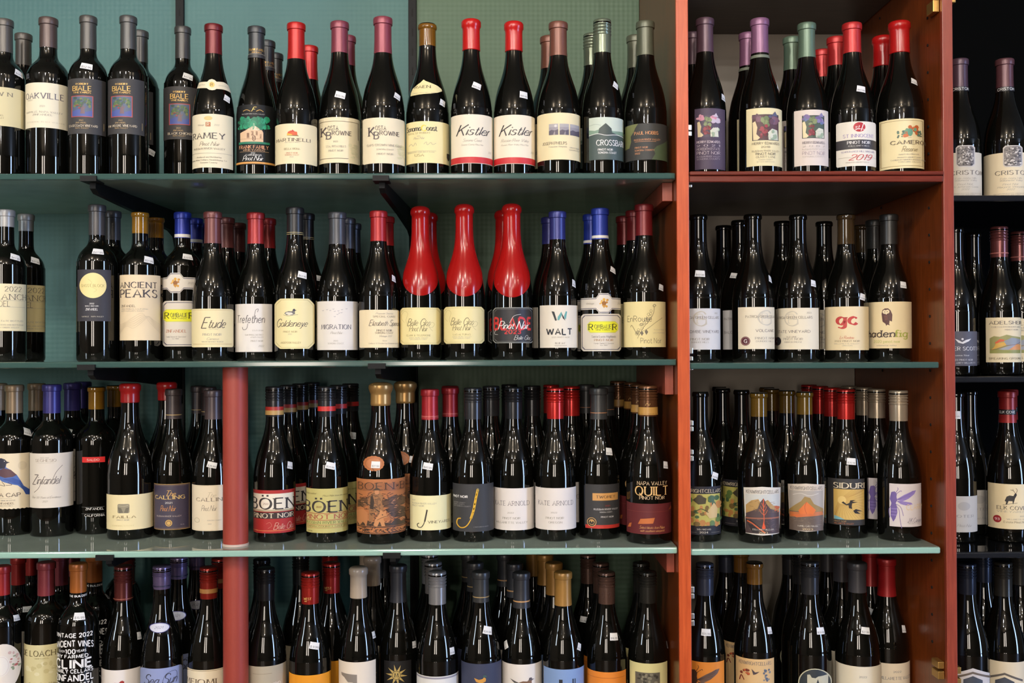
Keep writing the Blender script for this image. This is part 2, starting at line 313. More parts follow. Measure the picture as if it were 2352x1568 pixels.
# ------------------------------------------------------------------ stroke lettering
GL = {}
def G(ch, s):
    a = s.split('|'); st = []
    for q in a[1:]:
        sm = q.startswith('~'); q = q.lstrip('~')
        st.append((sm, [tuple(map(float, p.split())) for p in q.split(',')]))
    GL[ch] = (float(a[0]), st)
for ln in """A8|0 0,4 10,8 0|1.4 3.5,6.6 3.5
B7|0 0,0 10|~0 10,3.5 10,6 9.2,6.3 7.6,5.6 5.9,3.4 5.3,0 5.3|~0 5.3,3.5 5.3,6.2 4.5,6.9 2.7,6 .8,3.5 0,0 0
C8|~7.8 8,6.5 9.6,4.5 10,1.5 8.6,0 5,1.5 1.4,4.5 0,6.5 .4,7.8 2
D8|0 0,0 10|~0 10,3 10,6.4 8.8,8 5,6.4 1.2,3 0,0 0
E6|0 0,0 10|0 10,6 10|0 5.2,5 5.2|0 0,6.2 0
F6|0 0,0 10|0 10,6 10|0 5.2,5 5.2
G8|~7.8 8,6.5 9.6,4.5 10,1.5 8.6,0 5,1.5 1.4,4.5 0,6.6 .5,8 1.6|8 1,8 4.6,5.2 4.6
H8|0 0,0 10|8 0,8 10|0 5.2,8 5.2
I0|0 0,0 10
J4|~4 10,4 3,3.4 .8,1.8 0,.4 .8,0 2
K7|0 0,0 10|6.6 10,0 3.8|2.2 5.8,7 0
L6|0 10,0 0|0 0,6 0
M9|0 0,1 10|1 10,4.6 1,8.2 10|8.2 10,9.2 0
N8|0 0,0 10|0 10,8 0|8 0,8 10
O9|~4.5 10,1.3 8.6,0 5,1.3 1.4,4.5 0,7.7 1.4,9 5,7.7 8.6,4.5 10
P6.5|0 0,0 10|~0 10,3.6 10,6 9.2,6.6 7.3,6 5.4,3.6 4.5,0 4.5
Q9|~4.5 10,1.3 8.6,0 5,1.3 1.4,4.5 0,7.7 1.4,9 5,7.7 8.6,4.5 10|5 2.4,9 -1.4
R7|0 0,0 10|~0 10,3.6 10,5.9 9.2,6.4 7.5,5.8 5.8,3.6 5,0 5|3 5,7 0
S6.2|~6 8.3,4.8 9.7,3 10,1.2 9.5,.4 7.8,1.2 6.2,3.2 5.3,5.3 4.3,6.2 2.6,5.3 .7,3 0,1.2 .4,0 2
T8|4 0,4 10|0 10,8 10
U7.6|~0 10,0 3.4,.9 .9,3.8 0,6.7 .9,7.6 3.4,7.6 10
V8|0 10,4 0|4 0,8 10
W12|0 10,3 0|3 0,6 9|6 9,9 0|9 0,12 10
X8|0 10,8 0|0 0,8 10
Y8|0 10,4 5|8 10,4 5|4 5,4 0
Z7|0 10,7 10|7 10,0 0|0 0,7 0
a5.6|~5.2 5.4,3 6.4,.8 5.2,0 3.1,.8 .9,2.6 0,4.4 1.2,5.2 3.2|5.3 6.4,5.3 1,6.1 .2
b5.6|0 10,0 0|~0 4.5,1.3 6,3 6.4,5 5.4,5.7 3.2,5 1,3 0,1.2 .5,0 1.8
c5.2|~5.2 5.2,4 6.3,2.8 6.4,.8 5.2,0 3.1,.8 1,2.8 0,4.2 .3,5.3 1.4
d5.6|5.5 10,5.5 0|~5.5 4.6,4.4 6,2.8 6.4,.8 5.3,0 3.1,.8 .9,2.8 0,4.4 .6,5.5 2
e5.4|.2 3.4,5.4 3.4|~5.4 3.4,4.9 5.5,2.9 6.4,.8 5.3,0 3.1,.8 .9,2.9 0,5.2 1.2
f3|~4.2 9.4,3 10,1.8 9.3,1.5 7.5,1.5 0|0 6.2,3.2 6.2
g5.6|~5.2 5.4,3 6.4,.8 5.2,0 3.1,.8 .9,2.6 0,4.4 1.2,5.2 3.2|~5.3 6.4,5.3 -1,4.6 -2.6,2.8 -3.2,.6 -2.4
h5|0 10,0 0|~0 4,1.2 5.8,3 6.4,4.6 5.6,5 4,5 0
i0.6|.3 6.4,.3 0|.3 8.5,.3 9.5
j1.4|~1.2 6.4,1.2 -1.4,.6 -2.8,-.8 -3|1.2 8.5,1.2 9.5
k5|0 10,0 0|4.6 6.2,0 2.4|1.6 3.8,5 0
l0.6|.3 10,.3 0
m8|0 6.4,0 0|~0 4.2,1 5.8,2.5 6.4,3.7 5.6,4 4,4 0|~4 4.2,5 5.8,6.5 6.4,7.7 5.6,8 4,8 0
n5|0 6.4,0 0|~0 4,1.2 5.8,3 6.4,4.6 5.6,5 4,5 0
o5.8|~2.9 6.4,.8 5.4,0 3.2,.8 1,2.9 0,5 1,5.8 3.2,5 5.4,2.9 6.4
p5.6|0 6.4,0 -3.2|~0 4.5,1.3 6,3 6.4,5 5.4,5.7 3.2,5 1,3 0,1.2 .5,0 1.8
q5.6|5.5 6.4,5.5 -3.2|~5.5 4.6,4.4 6,2.8 6.4,.8 5.3,0 3.1,.8 .9,2.8 0,4.4 .6,5.5 2
r3.2|0 6.4,0 0|~0 4,.9 5.8,2.2 6.5,3.4 6.2
s4.4|~4.4 5.2,3.2 6.3,2.2 6.4,.7 5.9,.3 4.8,1 3.8,2.4 3.3,4 2.7,4.5 1.6,3.9 .4,2.2 0,1 .2,0 1.3
t3.4|~1.5 9,1.5 1.4,2.2 .1,3.4 0,4.2 .7|0 6.3,3.6 6.3
u5|~0 6.4,0 2.2,.6 .5,2.2 0,4 .8,5 2.4|5 6.4,5 0
v5|0 6.4,2.5 0|2.5 0,5 6.4
w8|0 6.4,2 0|2 0,4 6|4 6,6 0|6 0,8 6.4
x5|0 6.4,5 0|0 0,5 6.4
y5|0 6.4,2.7 0|~5 6.4,2.2 -1.4,1.2 -2.8,-.2 -3
z4.6|0 6.4,4.6 6.4|4.6 6.4,0 0|0 0,4.6 0
06.4|~3.2 10,.8 8.6,0 5,.8 1.4,3.2 0,5.6 1.4,6.4 5,5.6 8.6,3.2 10
13|.4 8.2,2.4 10|2.4 10,2.4 0
26|~.3 7.6,1 9.3,3 10,5.2 9.2,5.8 7.4,4.8 5.2,2.4 2.6,0 0|0 0,6.2 0
36|~.4 8.4,1.6 9.7,3 10,5.2 9,5.6 7.4,4.8 5.8,2.4 5.3,5.2 4.6,6 2.8,5.2 .8,3 0,1.2 .4,0 1.8
46.4|4.8 0,4.8 10|4.8 10,0 3|0 3,6.4 3
56|5.4 10,.9 10|.9 10,.5 5.6|~.5 5.6,3 6.2,5.2 5.4,6 3.2,5.2 .9,3 0,1 .4,0 1.6
66|~5.4 9,4.4 9.8,3.2 10,1 8.4,0 4.4,.8 1,3 0,5.3 1,6 3.2,5.2 5.3,3.1 6,.9 5,.2 3.4
76|0 10,6 10|6 10,2 0
86|~3 10,.8 9.2,.4 7.6,1.2 6.1,3 5.3,5.2 4.3,6 2.6,5.2 .7,3 0,.8 .7,0 2.6,.8 4.3,3 5.3,4.8 6.1,5.6 7.6,5.2 9.2,3 10
96|~.6 1,1.6 .2,2.8 0,5 1.6,6 5.6,5.2 9,3 10,.7 9,0 6.8,.8 4.7,2.9 4,5.1 5,5.8 6.6
.0.8|.4 0,.4 1
,0.8|.6 1,.2 -1.6
'0.8|.4 10,.4 7.6
-3|0 4,3 4
:0.8|.4 0,.4 1|.4 5,.4 6
&7|~7 0,2 6.4,1.4 8,2 9.6,3.4 10,4.6 9,4.4 7.4,1.2 4.6,.2 2.8,.8 .8,2.8 0,5 1,6.6 3.8
*3|0 3.6,3 6.4|3 3.6,0 6.4""".split('\n'):
    G(ln[0], ln[1:])
G('$', '6|~6 8.3,4.8 9.7,3 10,1.2 9.5,.4 7.8,1.2 6.2,3.2 5.3,5.3 4.3,6.2 2.6,5.3 .7,3 0,1.2 .4,0 2|3 11.4,3 -1.4')
#        thick thin slant serif spacing
STY = {'serif': (1.8, .7, 0, 1, 2.8), 'sans': (1.25, 1.15, 0, 0, 2.4), 'bold': (2.3, 2.0, 0, 0, 3.2), 'light': (.8, .6, 0, 0, 2.2),
       'script': (1.35, .45, .48, 0, 1.9), 'ital': (1.3, .6, .25, 0, 2.0), 'black': (2.6, .9, 0, 1, 2.4), 'gothic': (2.5, .8, 0, 1, 1.4),
       'thin': (1.1, .5, 0, 1, 2.6), 'swash': (.8, .4, .45, 0, .6), 'slab': (1.7, 1.3, 0, 1, 2.4)}
def catmull(p, n=4):
    if len(p) < 3: return p
    out = []; closed = p[0] == p[-1]
    q = ([p[-2]] if closed else [p[0]]) + p + ([p[1]] if closed else [p[-1]])
    for i in range(1, len(q)-2):
        a, b, c, d = q[i-1], q[i], q[i+1], q[i+2]
        for k in range(n):
            t = k/n
            out.append(tuple(.5*(2*b[j]+(c[j]-a[j])*t+(2*a[j]-5*b[j]+4*c[j]-d[j])*t*t+(3*b[j]-a[j]-3*c[j]+d[j])*t**3) for j in (0, 1)))
    out.append(p[-1])
    return out
def ribbon(pts, thick, thin, ang=.35):
    n = len(pts); L = []; Rr = []
    for i in range(n):
        a = pts[max(0, i-1)]; b = pts[min(n-1, i+1)]
        dx, dy = b[0]-a[0], b[1]-a[1]; l = math.hypot(dx, dy) or 1
        dx /= l; dy /= l
        w_ = thin+(thick-thin)*abs(math.sin(math.atan2(dy, dx)+ang))
        L.append((pts[i][0]-dy*w_/2, pts[i][1]+dx*w_/2)); Rr.append((pts[i][0]+dy*w_/2, pts[i][1]-dx*w_/2))
    return [(L[i], Rr[i], Rr[i+1], L[i+1]) for i in range(n-1)]
GC = {}
def glyph(ch, sty):
    k = (ch, sty)
    if k in GC: return GC[k]
    thick, thin, slant, serif, sp = STY[sty]; w_, st = GL.get(ch, GL['.']); qs = []
    for sm, p in st:
        pp = catmull(p) if sm else p
        qs += ribbon(pp, thick, thin)
        if serif:
            for e, nb in ((pp[0], pp[1]), (pp[-1], pp[-2])):
                if abs(nb[0]-e[0]) < .75*abs(nb[1]-e[1]) and min(abs(e[1]-y) for y in (0, 6.4, 10, -3.2)) < .3 and not (sm and abs(e[0]-nb[0]) > .5*abs(e[1]-nb[1])):
                    s = 1.75; t = max(.75, thin*.95); up = t if e[1] < nb[1] else -t
                    qs.append(((e[0]-s, e[1]), (e[0]+s, e[1]), (e[0]+s*.9, e[1]+up), (e[0]-s*.9, e[1]+up)))
    qs = [tuple((x+slant*y, y) for x, y in q) for q in qs]
    GC[k] = (w_+sp, qs); return GC[k]
def text_quads(s, sty):
    x = 0; out = []; prev = None
    for ch in s:
        if ch == ' ': prev = None; x += 4.5 if sty != 'swash' else 3; continue
        up = None
        if ch == '\u00d6': ch = 'O'; up = x
        a, qs = glyph(ch, sty)
        if sty == 'script' and ch.isupper():
            out += [[(px*1.3+x, py*1.3-.6) for px, py in q] for q in qs]; x += a*1.3-.3; prev = None; continue
        if sty == 'script' and prev is not None and ch.islower():
            out += ribbon(catmull([(x-2.6, .3), (x-1.6, .1), (x-.7, 1.1), (x+.3, 2.8)], 3), .5, .4)
        prev = ch if sty == 'script' and ch.islower() else None
        out += [[(px+x, py) for px, py in q] for q in qs]
        if up is not None:
            for dx in (2.6, 6.4): out.append([(x+dx-.8, 11.6), (x+dx+.8, 11.6), (x+dx+.8, 13.2), (x+dx-.8, 13.2)])
        x += a
    return x-STY[sty][4], out
# ------------------------------------------------------------------ print items (photo pixels on the label, wrapped on the glass)
INK = (58, 54, 56); GREY = (128, 124, 122); GOLD = (214, 172, 92); CREAM = (228, 216, 186); WHITE = (232, 228, 224); SOFT = (158, 150, 138)
def T(s, u, v, h, sty='serif', c=INK, w=None, arc=0): return ('T', s, u, v, h, sty, c, w, arc)
def Rc(u0, v0, u1, v1, c): return ('P', [(u0, v0), (u1, v0), (u1, v1), (u0, v1)], c)
def P(pts, c): return ('P', pts, c)
def Cc(u, v, rx, c, ry=None, n=20): ry = ry or rx; return ('P', [(u+rx*math.cos(2*math.pi*i/n), v+ry*math.sin(2*math.pi*i/n)) for i in range(n)], c)
def Ln(pts, wd, c, sm=True): return ('L', pts, wd, c, sm)
def frame(u0, v0, u1, v1, wd, c): return [Rc(u0, v0, u1, v0+wd, c), Rc(u0, v1-wd, u1, v1, c), Rc(u0, v0, u0+wd, v1, c), Rc(u1-wd, v0, u1, v1, c)]
def octa(u0, v0, u1, v1, c): return [(u0+c, v0), (u1-c, v0), (u1, v0+c), (u1, v1-c), (u1-c, v1), (u0+c, v1), (u0, v1-c), (u0, v0+c)]
def rnd(u0, v0, u1, v1, r):
    o = []
    for cx_, cy_, a0 in ((u1-r, v0+r, -90), (u1-r, v1-r, 0), (u0+r, v1-r, 90), (u0+r, v0+r, 180)):
        for k in range(4):
            a = math.radians(a0+30*k); o.append((cx_+r*math.cos(a), cy_+r*math.sin(a)))
    return o
def rect(u0, v0, u1, v1): return [(u0, v0), (u1, v0), (u1, v1), (u0, v1)]
def blobs(u0, v0, u1, v1, n, r, cols, seed=1):
    rg = random.Random(seed); return [Cc(rg.uniform(u0, u1), rg.uniform(v0, v1), rg.uniform(.5, 1)*r, rg.choice(cols), rg.uniform(.4, 1)*r, 7) for _ in range(n)]
def hatch(u0, v0, u1, v1, n, c, wd=.5, seed=2, slope=4):
    rg = random.Random(seed); o = []
    for _ in range(n):
        a, b = rg.uniform(u0, u1), rg.uniform(v0, v1); l = rg.uniform(3, 9); s = rg.uniform(-slope, slope)
        o.append(Ln([(a, b), (min(u1, a+l*.5), b+s*.6), (min(u1, a+l), min(v1, b+s))], wd, c))
    return o
def tri_clip(tri, ax, step):
    lo = min(p[ax] for p in tri); hi = max(p[ax] for p in tri)
    if hi-lo < step*1.2: return [tri]
    out = []; i0 = math.floor(lo/step); i1 = math.ceil(hi/step)
    for i in range(i0, i1):
        a, b = i*step, (i+1)*step; poly = list(tri)
        for lim, sg in ((a, 1), (b, -1)):
            new = []
            for j in range(len(poly)):
                p, q = poly[j], poly[(j+1) % len(poly)]; dp, dq = sg*(p[ax]-lim), sg*(q[ax]-lim)
                if dp >= 0: new.append(p)
                if (dp > 0 > dq) or (dp < 0 < dq):
                    t = dp/(dp-dq); new.append((p[0]+(q[0]-p[0])*t, p[1]+(q[1]-p[1])*t))
            poly = new
            if len(poly) < 3: break
        if len(poly) >= 3: out.append(poly)
    return out
class Wrap:
    """maps photo-pixel coordinates of one bottle onto its glass"""
    def __init__(s, uc, hw, kz, z0v, rfun, Rb):
        s.uc, s.hw, s.kz, s.z0v, s.rf, s.R = uc, hw, kz, z0v, rfun, Rb
    def z(s, v): return (s.z0v-v)*s.kz
    def th(s, u, v):
        x = (u-s.uc)/(s.hw*s.rf(s.z(v))/s.R)
        return math.asin(x) if abs(x) < .985 else math.copysign(1.4+min(1.4, (abs(x)-.985)*2), x)
    def pt(s, th, z, off):
        r = s.rf(z)+off; return (r*math.sin(th), -r*math.cos(th), z)
class Sheet:
    def __init__(s, wp): s.w = wp; s.v = []; s.f = []; s.mi = []; s.mats = []; s.key = {}
    def m(s, mt):
        if mt not in s.mats: s.mats.append(mt)
        return s.mats.index(mt)
    def polys(s, tris, off, mt):
        i = s.m(mt)
        for t in tris:
            zs = [p[1] for p in t]; steps = [t]
            rv = [s.w.rf(q) for q in zs]
            for tt in tri_clip(t, 0, math.radians(2.5)):
                pl = [tt]
                if max(rv)-min(rv) > .0004: 
                    pl = []
                    for k in range(1, len(tt)-1): pl += tri_clip((tt[0], tt[k], tt[k+1]), 1, .003)
                for poly in pl:
                    ids = []
                    for th, z in poly:
                        c = s.w.pt(th, z, off); k = tuple(round(x*2e6) for x in c)
                        if k not in s.key: s.key[k] = len(s.v); s.v.append(c)
                        if not ids or ids[-1] != s.key[k]: ids.append(s.key[k])
                    if len(set(ids)) == len(ids) and len(ids) > 2: s.f.append(ids); s.mi.append(i)
    def poly(s, pts, off, mt):
        q = [(s.w.th(u, v), s.w.z(v)) for u, v in pts]
        tr = tessellate_polygon([[Vector((a*s.w.R, b, 0)) for a, b in q]])
        tris = []
        for t in tr:
            a, b, c = (q[i] for i in t)
            if (b[0]-a[0])*(c[1]-a[1])-(b[1]-a[1])*(c[0]-a[0]) < 0: b, c = c, b
            tris.append((a, b, c))
        s.polys(tris, off, mt)
    def quads(s, qs, off, mt):
        tris = []
        for q in qs:
            for t in ((q[0], q[1], q[2]), (q[0], q[2], q[3])):
                a, b, c = t; ar = (b[0]-a[0])*(c[1]-a[1])-(b[1]-a[1])*(c[0]-a[0])
                if abs(ar) < 1e-12: continue
                tris.append((a, b, c) if ar > 0 else (a, c, b))
        s.polys(tris, off, mt)
    def item(s, it, off):
        w_ = s.w
        if it[0] == 'P': s.poly(it[1], off, ink(it[2]))
        elif it[0] == 'L':
            pts = catmull(it[1], 5) if it[4] and len(it[1]) > 2 else it[1]
            qs = ribbon([(u, -v) for u, v in pts], it[2], it[2])
            s.quads([[(w_.th(u, -v), w_.z(-v)) for u, v in q] for q in qs], off, ink(it[3]))
        elif it[0] == 'T':
            _, tx, u, v, h, sty, c, wd, arc = it
            W_, qs = text_quads(tx, sty); k = h/10; sx = (wd/W_) if wd else k
            t0 = w_.th(u, v); rl = w_.hw*w_.rf(w_.z(v))/w_.R
            if wd: sx = (math.asin(min(.98, max(-.98, (u+wd/2-w_.uc)/rl)))-math.asin(min(.98, max(-.98, (u-wd/2-w_.uc)/rl))))*rl/W_
            if wd: t0 = (math.asin(min(.98, max(-.98, (u+wd/2-w_.uc)/rl)))+math.asin(min(.98, max(-.98, (u-wd/2-w_.uc)/rl))))/2
            o = []
            for q in qs:
                qq = []
                for x, y in q:
                    a = x-W_/2; ds = a*sx; vv = v+h/2-y*k+arc*(2*a/W_)**2
                    qq.append((t0+ds/rl, w_.z(vv)))
                o.append(qq)
            s.quads(o, off, ink(c))
    def mesh(s, name):
        me = me_from(name, s.v, s.f, False, s.mi)
        for m_ in s.mats: me.materials.append(m_)
        return me
def ink(c): return mat('print_ink', c, .5) if sum(abs(a-b) for a, b in zip(c, GOLD)) > 3 else mat('gold_foil', c, .35, .4)
def paper(c): return mat('label_paper', c, .55, 0, .35)
# ------------------------------------------------------------------ bottles
PROF = {
 'b': [(0, .012), (.90, 0), (.97, .006), (1, .02), (1, .38), (.985, .43), (.95, .475), (.885, .525), (.79, .575), (.68, .62), (.575, .665), (.49, .71), (.435, .755), (.405, .80), (.39, .85), (.385, .955)],
 'x': [(0, .012), (.90, 0), (.97, .006), (1, .02), (1, .585), (.99, .615), (.955, .645), (.88, .675), (.76, .70), (.62, .72), (.50, .738), (.425, .76), (.40, .79), (.392, .84), (.385, .955)],
 'w': [(0, .012), (.90, 0), (.97, .006), (1, .02), (1, .40), (.985, .45), (.94, .50), (.86, .555), (.74, .61), (.61, .66), (.50, .705), (.42, .75), (.385, .80), (.37, .85), (.365, .955)],
}
def prof_r(kind, R, H):
    p = [(r*R, z*H) for r, z in PROF[kind]]
    pts = catmull(p[3:], 4); rn = p[-1][0]
    full = p[:3]+pts
    lip = [(rn*1.0, .958*H), (rn*1.12, .963*H), (rn*1.14, .975*H), (rn*1.1, .987*H), (rn*1.0, .994*H), (rn*.6, .9945*H), (0, .9945*H)]
    def rf(z):
        q = full[2:]
        if z <= q[0][1]: return q[0][0]
        for a, b in zip(q, q[1:]):
            if a[1] <= z <= b[1]: return a[0]+(b[0]-a[0])*(z-a[1])/max(1e-9, b[1]-a[1])
        return rn
    return full+lip, rf, rn
MC = {}
def cap_mesh(kind, rf, rn, H, zb, R):
    o = .0005
    if kind == 'screw':
        pr = [(rf(zb)+o, zb), (max(rf(zb), rn)+o, zb+.001)]; zt = H; r = rn*1.1
        zs = zb+(zt-zb)*.52
        pr += [(rn*1.06+o, zb+.004), (rn*1.07+o, zs)]
        n = 4
        for i in range(n):
            a = zs+(zt-.006-zs)*i/n; d = (zt-.006-zs)/n
            pr += [(r, a+.0006), (r*1.055, a+d*.3), (r*1.055, a+d*.58), (r*.965, a+d*.72), (r*.965, a+d*.97)]
        pr += [(r*1.03, zt-.0055), (r*1.03, zt-.002), (r*.98, zt-.0006), (r*.9, zt), (0, zt)]
    elif kind == 'wax':
        pr = [(rf(zb)+.0002, zb), (rf(zb)+.0012, zb+.001), (rf(zb+.01)+.0014, zb+.01), (rn+.0013, .93*H), (rn*1.04+.0012, .948*H), (rn*1.16+.001, .956*H), (rn*1.17+.001, .985*H), (rn*1.12, .995*H), (rn*.95, H), (0, H)]
        pr = sorted(pr[:3], key=lambda q: q[1])+pr[3:]
    elif kind == 'dome':
        pr = [(rf(zb)+.0002, zb), (rf(zb)+.0012, zb+.0015)]
        k = 12
        for i in range(1, k): z = zb+.002+(.93*H-zb)*i/k; pr.append((rf(z)+.0016, z))
        pr += [(rn*1.1+.001, .94*H), (rn*1.24, .952*H), (rn*1.32, .968*H), (rn*1.28, .985*H), (rn*1.05, .997*H), (rn*.6, 1.004*H), (0, 1.005*H)]
    else:
        pr = [(rf(zb)+.0003, zb)]
        k = 6
        for i in range(1, k): z = zb+(.94*H-zb)*i/k; pr.append((max(rf(z), rn)+o, z))
        pr += [(rn+o, .94*H), (rn+o, .9525*H), (rn*1.12+o, .956*H), (rn*1.14+o, .972*H), (rn*1.14+o, .988*H), (rn*1.09+o, .996*H), (rn*.98, H), (rn*.85, H), (0, H-.0004)]
    return lathe_me('capsule', pr, 36)
def bell_mesh(rf, rn, H, zf):
    n = 44; rows = []; vs = []; fs = []
    zt = [.90*H, .93*H, .945*H]
    levels = 16
    for i in range(n):
        t = 2*math.pi*i/n; c = (1-math.cos(t))/2
        zb = zf+.058*min(1, c*1.6)**1.0
        col = []
        for k in range(levels+1):
            z = zb+(.94*H-zb)*k/levels; r = rf(z)+(.0002 if k == 0 else .0016); col.append((r, z if k else z))
        col += [(rn*1.1+.0018, .948*H), (rn*1.19+.0012, .958*H), (rn*1.22+.0006, .975*H), (rn*1.14, .99*H), (rn*.9, 1.0*H), (rn*.5, 1.006*H)]
        rows.append(range(len(vs), len(vs)+len(col)))
        vs += [(r*math.sin(t), -r*math.cos(t), z) for r, z in col]
    top = len(vs); vs.append((0, 0, 1.008*H))
    m_ = len(rows[0])
    for i in range(n):
        a, b = rows[i], rows[(i+1) % n]
        fs += [[a[k], b[k], b[k+1], a[k+1]] for k in range(m_-1)] + [[a[m_-1], b[m_-1], top]]
    return me_from('wax_coat', vs, fs, True)
PLACED = {}; QUEUE = []
for z_, x_, y_ in BRK: PLACED.setdefault({round(Z1, 4): 'L2', round(Z2, 4): 'L3', round(Z3, 4): 'L4'}[z_], []).append((x_, y_, .006))
def bay(sh, Rr):
    lo, hi = {'L': (XLS, X_D1L), 'C': (X_D1R, X_D2L), 'R': (X_D2R, XRS)}[sh[0]]
    return lo+Rr+.0015, hi-Rr-.0015
def free(sh, x, y, Rr): return all((x-a)**2+(y-b_)**2 >= (Rr+c+.0026)**2 for a, b_, c in PLACED.get(sh, []))
ORD = {1: 'second', 2: 'third', 3: 'fourth', 4: 'fifth'}
BOTTLES = []
PRICE = ['$47.99', '$64.99', '$29.99', '$57.99', '$39.99', '$72.99']
def sticker(wp, spec, parent):
    u, v, tilt, tx = spec[:4]; sw, sh = (spec[4:6] if len(spec) > 4 else (22, 15))
    a = math.radians(tilt); t0 = wp.th(u, v); rl = wp.hw*wp.rf(wp.z(v))/wp.R
    def mp(x, y): X = x*math.cos(a)-y*math.sin(a); Y = x*math.sin(a)+y*math.cos(a); return (t0+X/rl, wp.z(v+Y))
    sh_ = Sheet(wp); sh_.quads([[mp(-sw/2, sh/2), mp(sw/2, sh/2), mp(sw/2, -sh/2), mp(-sw/2, -sh/2)]], .0011, M_STICK)
    o = link('price_sticker', sh_.mesh('price_sticker'), None, parent)
    W_, qs = text_quads(tx, 'sans'); k = min(sw*.8/W_, .5); s2 = Sheet(wp)
    s2.quads([[mp((x-W_/2)*k, sh*.18+2-y*k*.9) for x, y in q] for q in qs], .0013, mat('print_ink', (70, 70, 78), .5))
    link('lettering', s2.mesh('price_lettering'), None, o)
def B(sh, uc, top, hw, kind, cap, capb, desc, label=None, stk=None, backs=(), dy=0, base=None, neck=None, extra=None, wide=None):
    zs = SHELF[sh]; Y = ROWY[sh]+dy
    if base:
        lo, hi = 1.94, 2.35
        for _ in range(40):
            mid = (lo+hi)/2
            if at(uc, base, mid).z < zs: hi = mid
            else: lo = mid
        Y = lo+hw*lo/F_PX
    R = hw*Y/F_PX*.985
    pt = at(uc, (top+label[1][1])/2 if False else top, Y); H = pt.z-zs
    full, rf, rn = prof_r(kind, R, H)
    X = at(uc, top+200, Y).x
    lo_x, hi_x = bay(sh, R)
    if sh[0] == 'C' or sh[0] == 'L' and X > 0: X = min(hi_x, X)
    if sh[0] != 'L': X = max(lo_x, X)
    if sh == 'L3' or sh == 'L4':      # keep clear of the column
        d = R+rc+.002-math.hypot(X-cx.x, Y-1.985)
        if d > 0: X += d*(1 if X > cx.x else -1)
    for dd in (0, .003, -.003, .006, -.006, .009, .012, .016, .02, .026, .032, .04, .05):
        if free(sh, X, Y+dd, R): Y += dd; break
    else: print('CLASH', sh, uc, desc)
    PLACED.setdefault(sh, []).append((X, Y, R))
    pos = Vector((X, Y, zs)); n_ = math.hypot(X, Y)
    root = empty('wine_bottle', pos, -math.atan2(X, Y))
    Yf = Y-R*.97; kz = Yf/F_PX
    vz = (at(uc, 500, Yf).z-zs)/kz+500
    capr = {'v': None}
    wp = Wrap(uc, hw, kz, vz, rf, R)
    ctype, ccol = cap[0], cap[1]
    if ctype in ('foil', 'screw', 'wax'): ccol = tuple(int(x*.86) for x in ccol)
    # glass
    g = link('glass', lathe_me('bottle_glass', full, 44), M_GLASS, root)
    zcap = (at(uc, capb, Y-rn).z-zs) if capb else None
    capo = None
    if ctype == 'bare':
        if len(cap) > 2:
            zc = zcap
            pr = [(rf(zc)+.0002, zc)] + [(max(rf(zc+(.95*H-zc)*i/5), rn)+.0003, zc+(.95*H-zc)*i/5) for i in range(1, 5)] + [(rn+.0003, .956*H), (rn*1.12+.0003, .963*H), (rn*1.14+.0003, .975*H), (rn*1.1+.0003, .987*H)]
            link('cork_neck', lathe_me('cork_neck', pr, 32), mat('cork_seen_through_glass', ccol, .08, 0, .6), root)
    elif ctype == 'bell':
        capo = link('wax_coat', bell_mesh(rf, rn, H, wp.z(capb)), mat('sealing_wax', ccol, .17, 0, .4), root)
    else:
        mt = {'foil': mat('capsule_foil', ccol, .34, .25), 'screw': mat('screw_cap', ccol, .24, .5), 'wax': mat('sealing_wax', ccol, .25, 0, .5), 'dome': mat('sealing_wax_metallic', ccol, .3, .5)}[ctype]
        capo = link({'foil': 'capsule', 'screw': 'screw_cap', 'wax': 'wax_seal', 'dome': 'wax_seal'}[ctype], cap_mesh(ctype, rf, rn, H, zcap, R), mt, root)
    if extra and capo:     # bands / lettering on the capsule
        wc = Wrap(uc, hw, kz, vz, (lambda z: max(rf(z), rn)*(1.075 if ctype == 'screw' else 1)+.0006), R)
        s_ = Sheet(wc)
        for i, it in enumerate(extra):
            if it[0] == 'band':
                z0, z1 = wc.z(it[2]), wc.z(it[1]); k = 36
                s_.quads([[(2*math.pi*j/k, z0), (2*math.pi*(j+1)/k, z0), (2*math.pi*(j+1)/k, z1), (2*math.pi*j/k, z1)] for j in range(k)], .0002+.0001*i, mat('capsule_band', it[3], .4))
            else: s_.item(it, .0004+.0001*i)
        link('band', s_.mesh('capsule_band'), None, capo)
    elif extra:
        for i, it in enumerate(extra):
            s_ = Sheet(wp); s_.item(it, .0006+.0001*i)
            link('lettering' if it[0] == 'T' else 'rule', s_.mesh('glass_lettering'), None, root)
    for nm, lb in (('label', label), ('neck_label', neck)):
        if not lb: continue
        col, shp, items = lb[0], lb[1], lb[2] if len(lb) > 2 else []
        if isinstance(shp, tuple): shp = rect(*shp)
        if col is not None:
            s_ = Sheet(wp); s_.poly(shp, .0006, paper(col)); lo_ = link(nm, s_.mesh(nm), None, root)
        else: lo_ = root
        if items:
            s2 = Sheet(wp)
            if col is None:
                for it in items:
                    s3 = Sheet(wp); s3.item(it, .0007); link('lettering', s3.mesh('glass_lettering'), None, root)
                continue
            lay = 0; pv = None
            for it in items:
                if it[0] == 'T' and it[3] > 1572: continue
                if not (it[0] == 'L' and pv == 'L'): lay += 1
                pv = it[0]; s2.item(it, .0008+.000022*min(lay, 60))
            link('lettering' if col is None else 'print', s2.mesh(nm+'_print'), None, lo_)
    bare_children = list(root.children)
    for q in ([stk] if stk and not isinstance(stk, list) else (stk or [])): sticker(wp, q, root)
    tag(root, desc, 'wine bottle', 'wine bottles on the shelves')
    for bk in backs: QUEUE.append((bk, sh, Y, top, zs, R, rf, kz, hw, bare_children, desc))
    return root

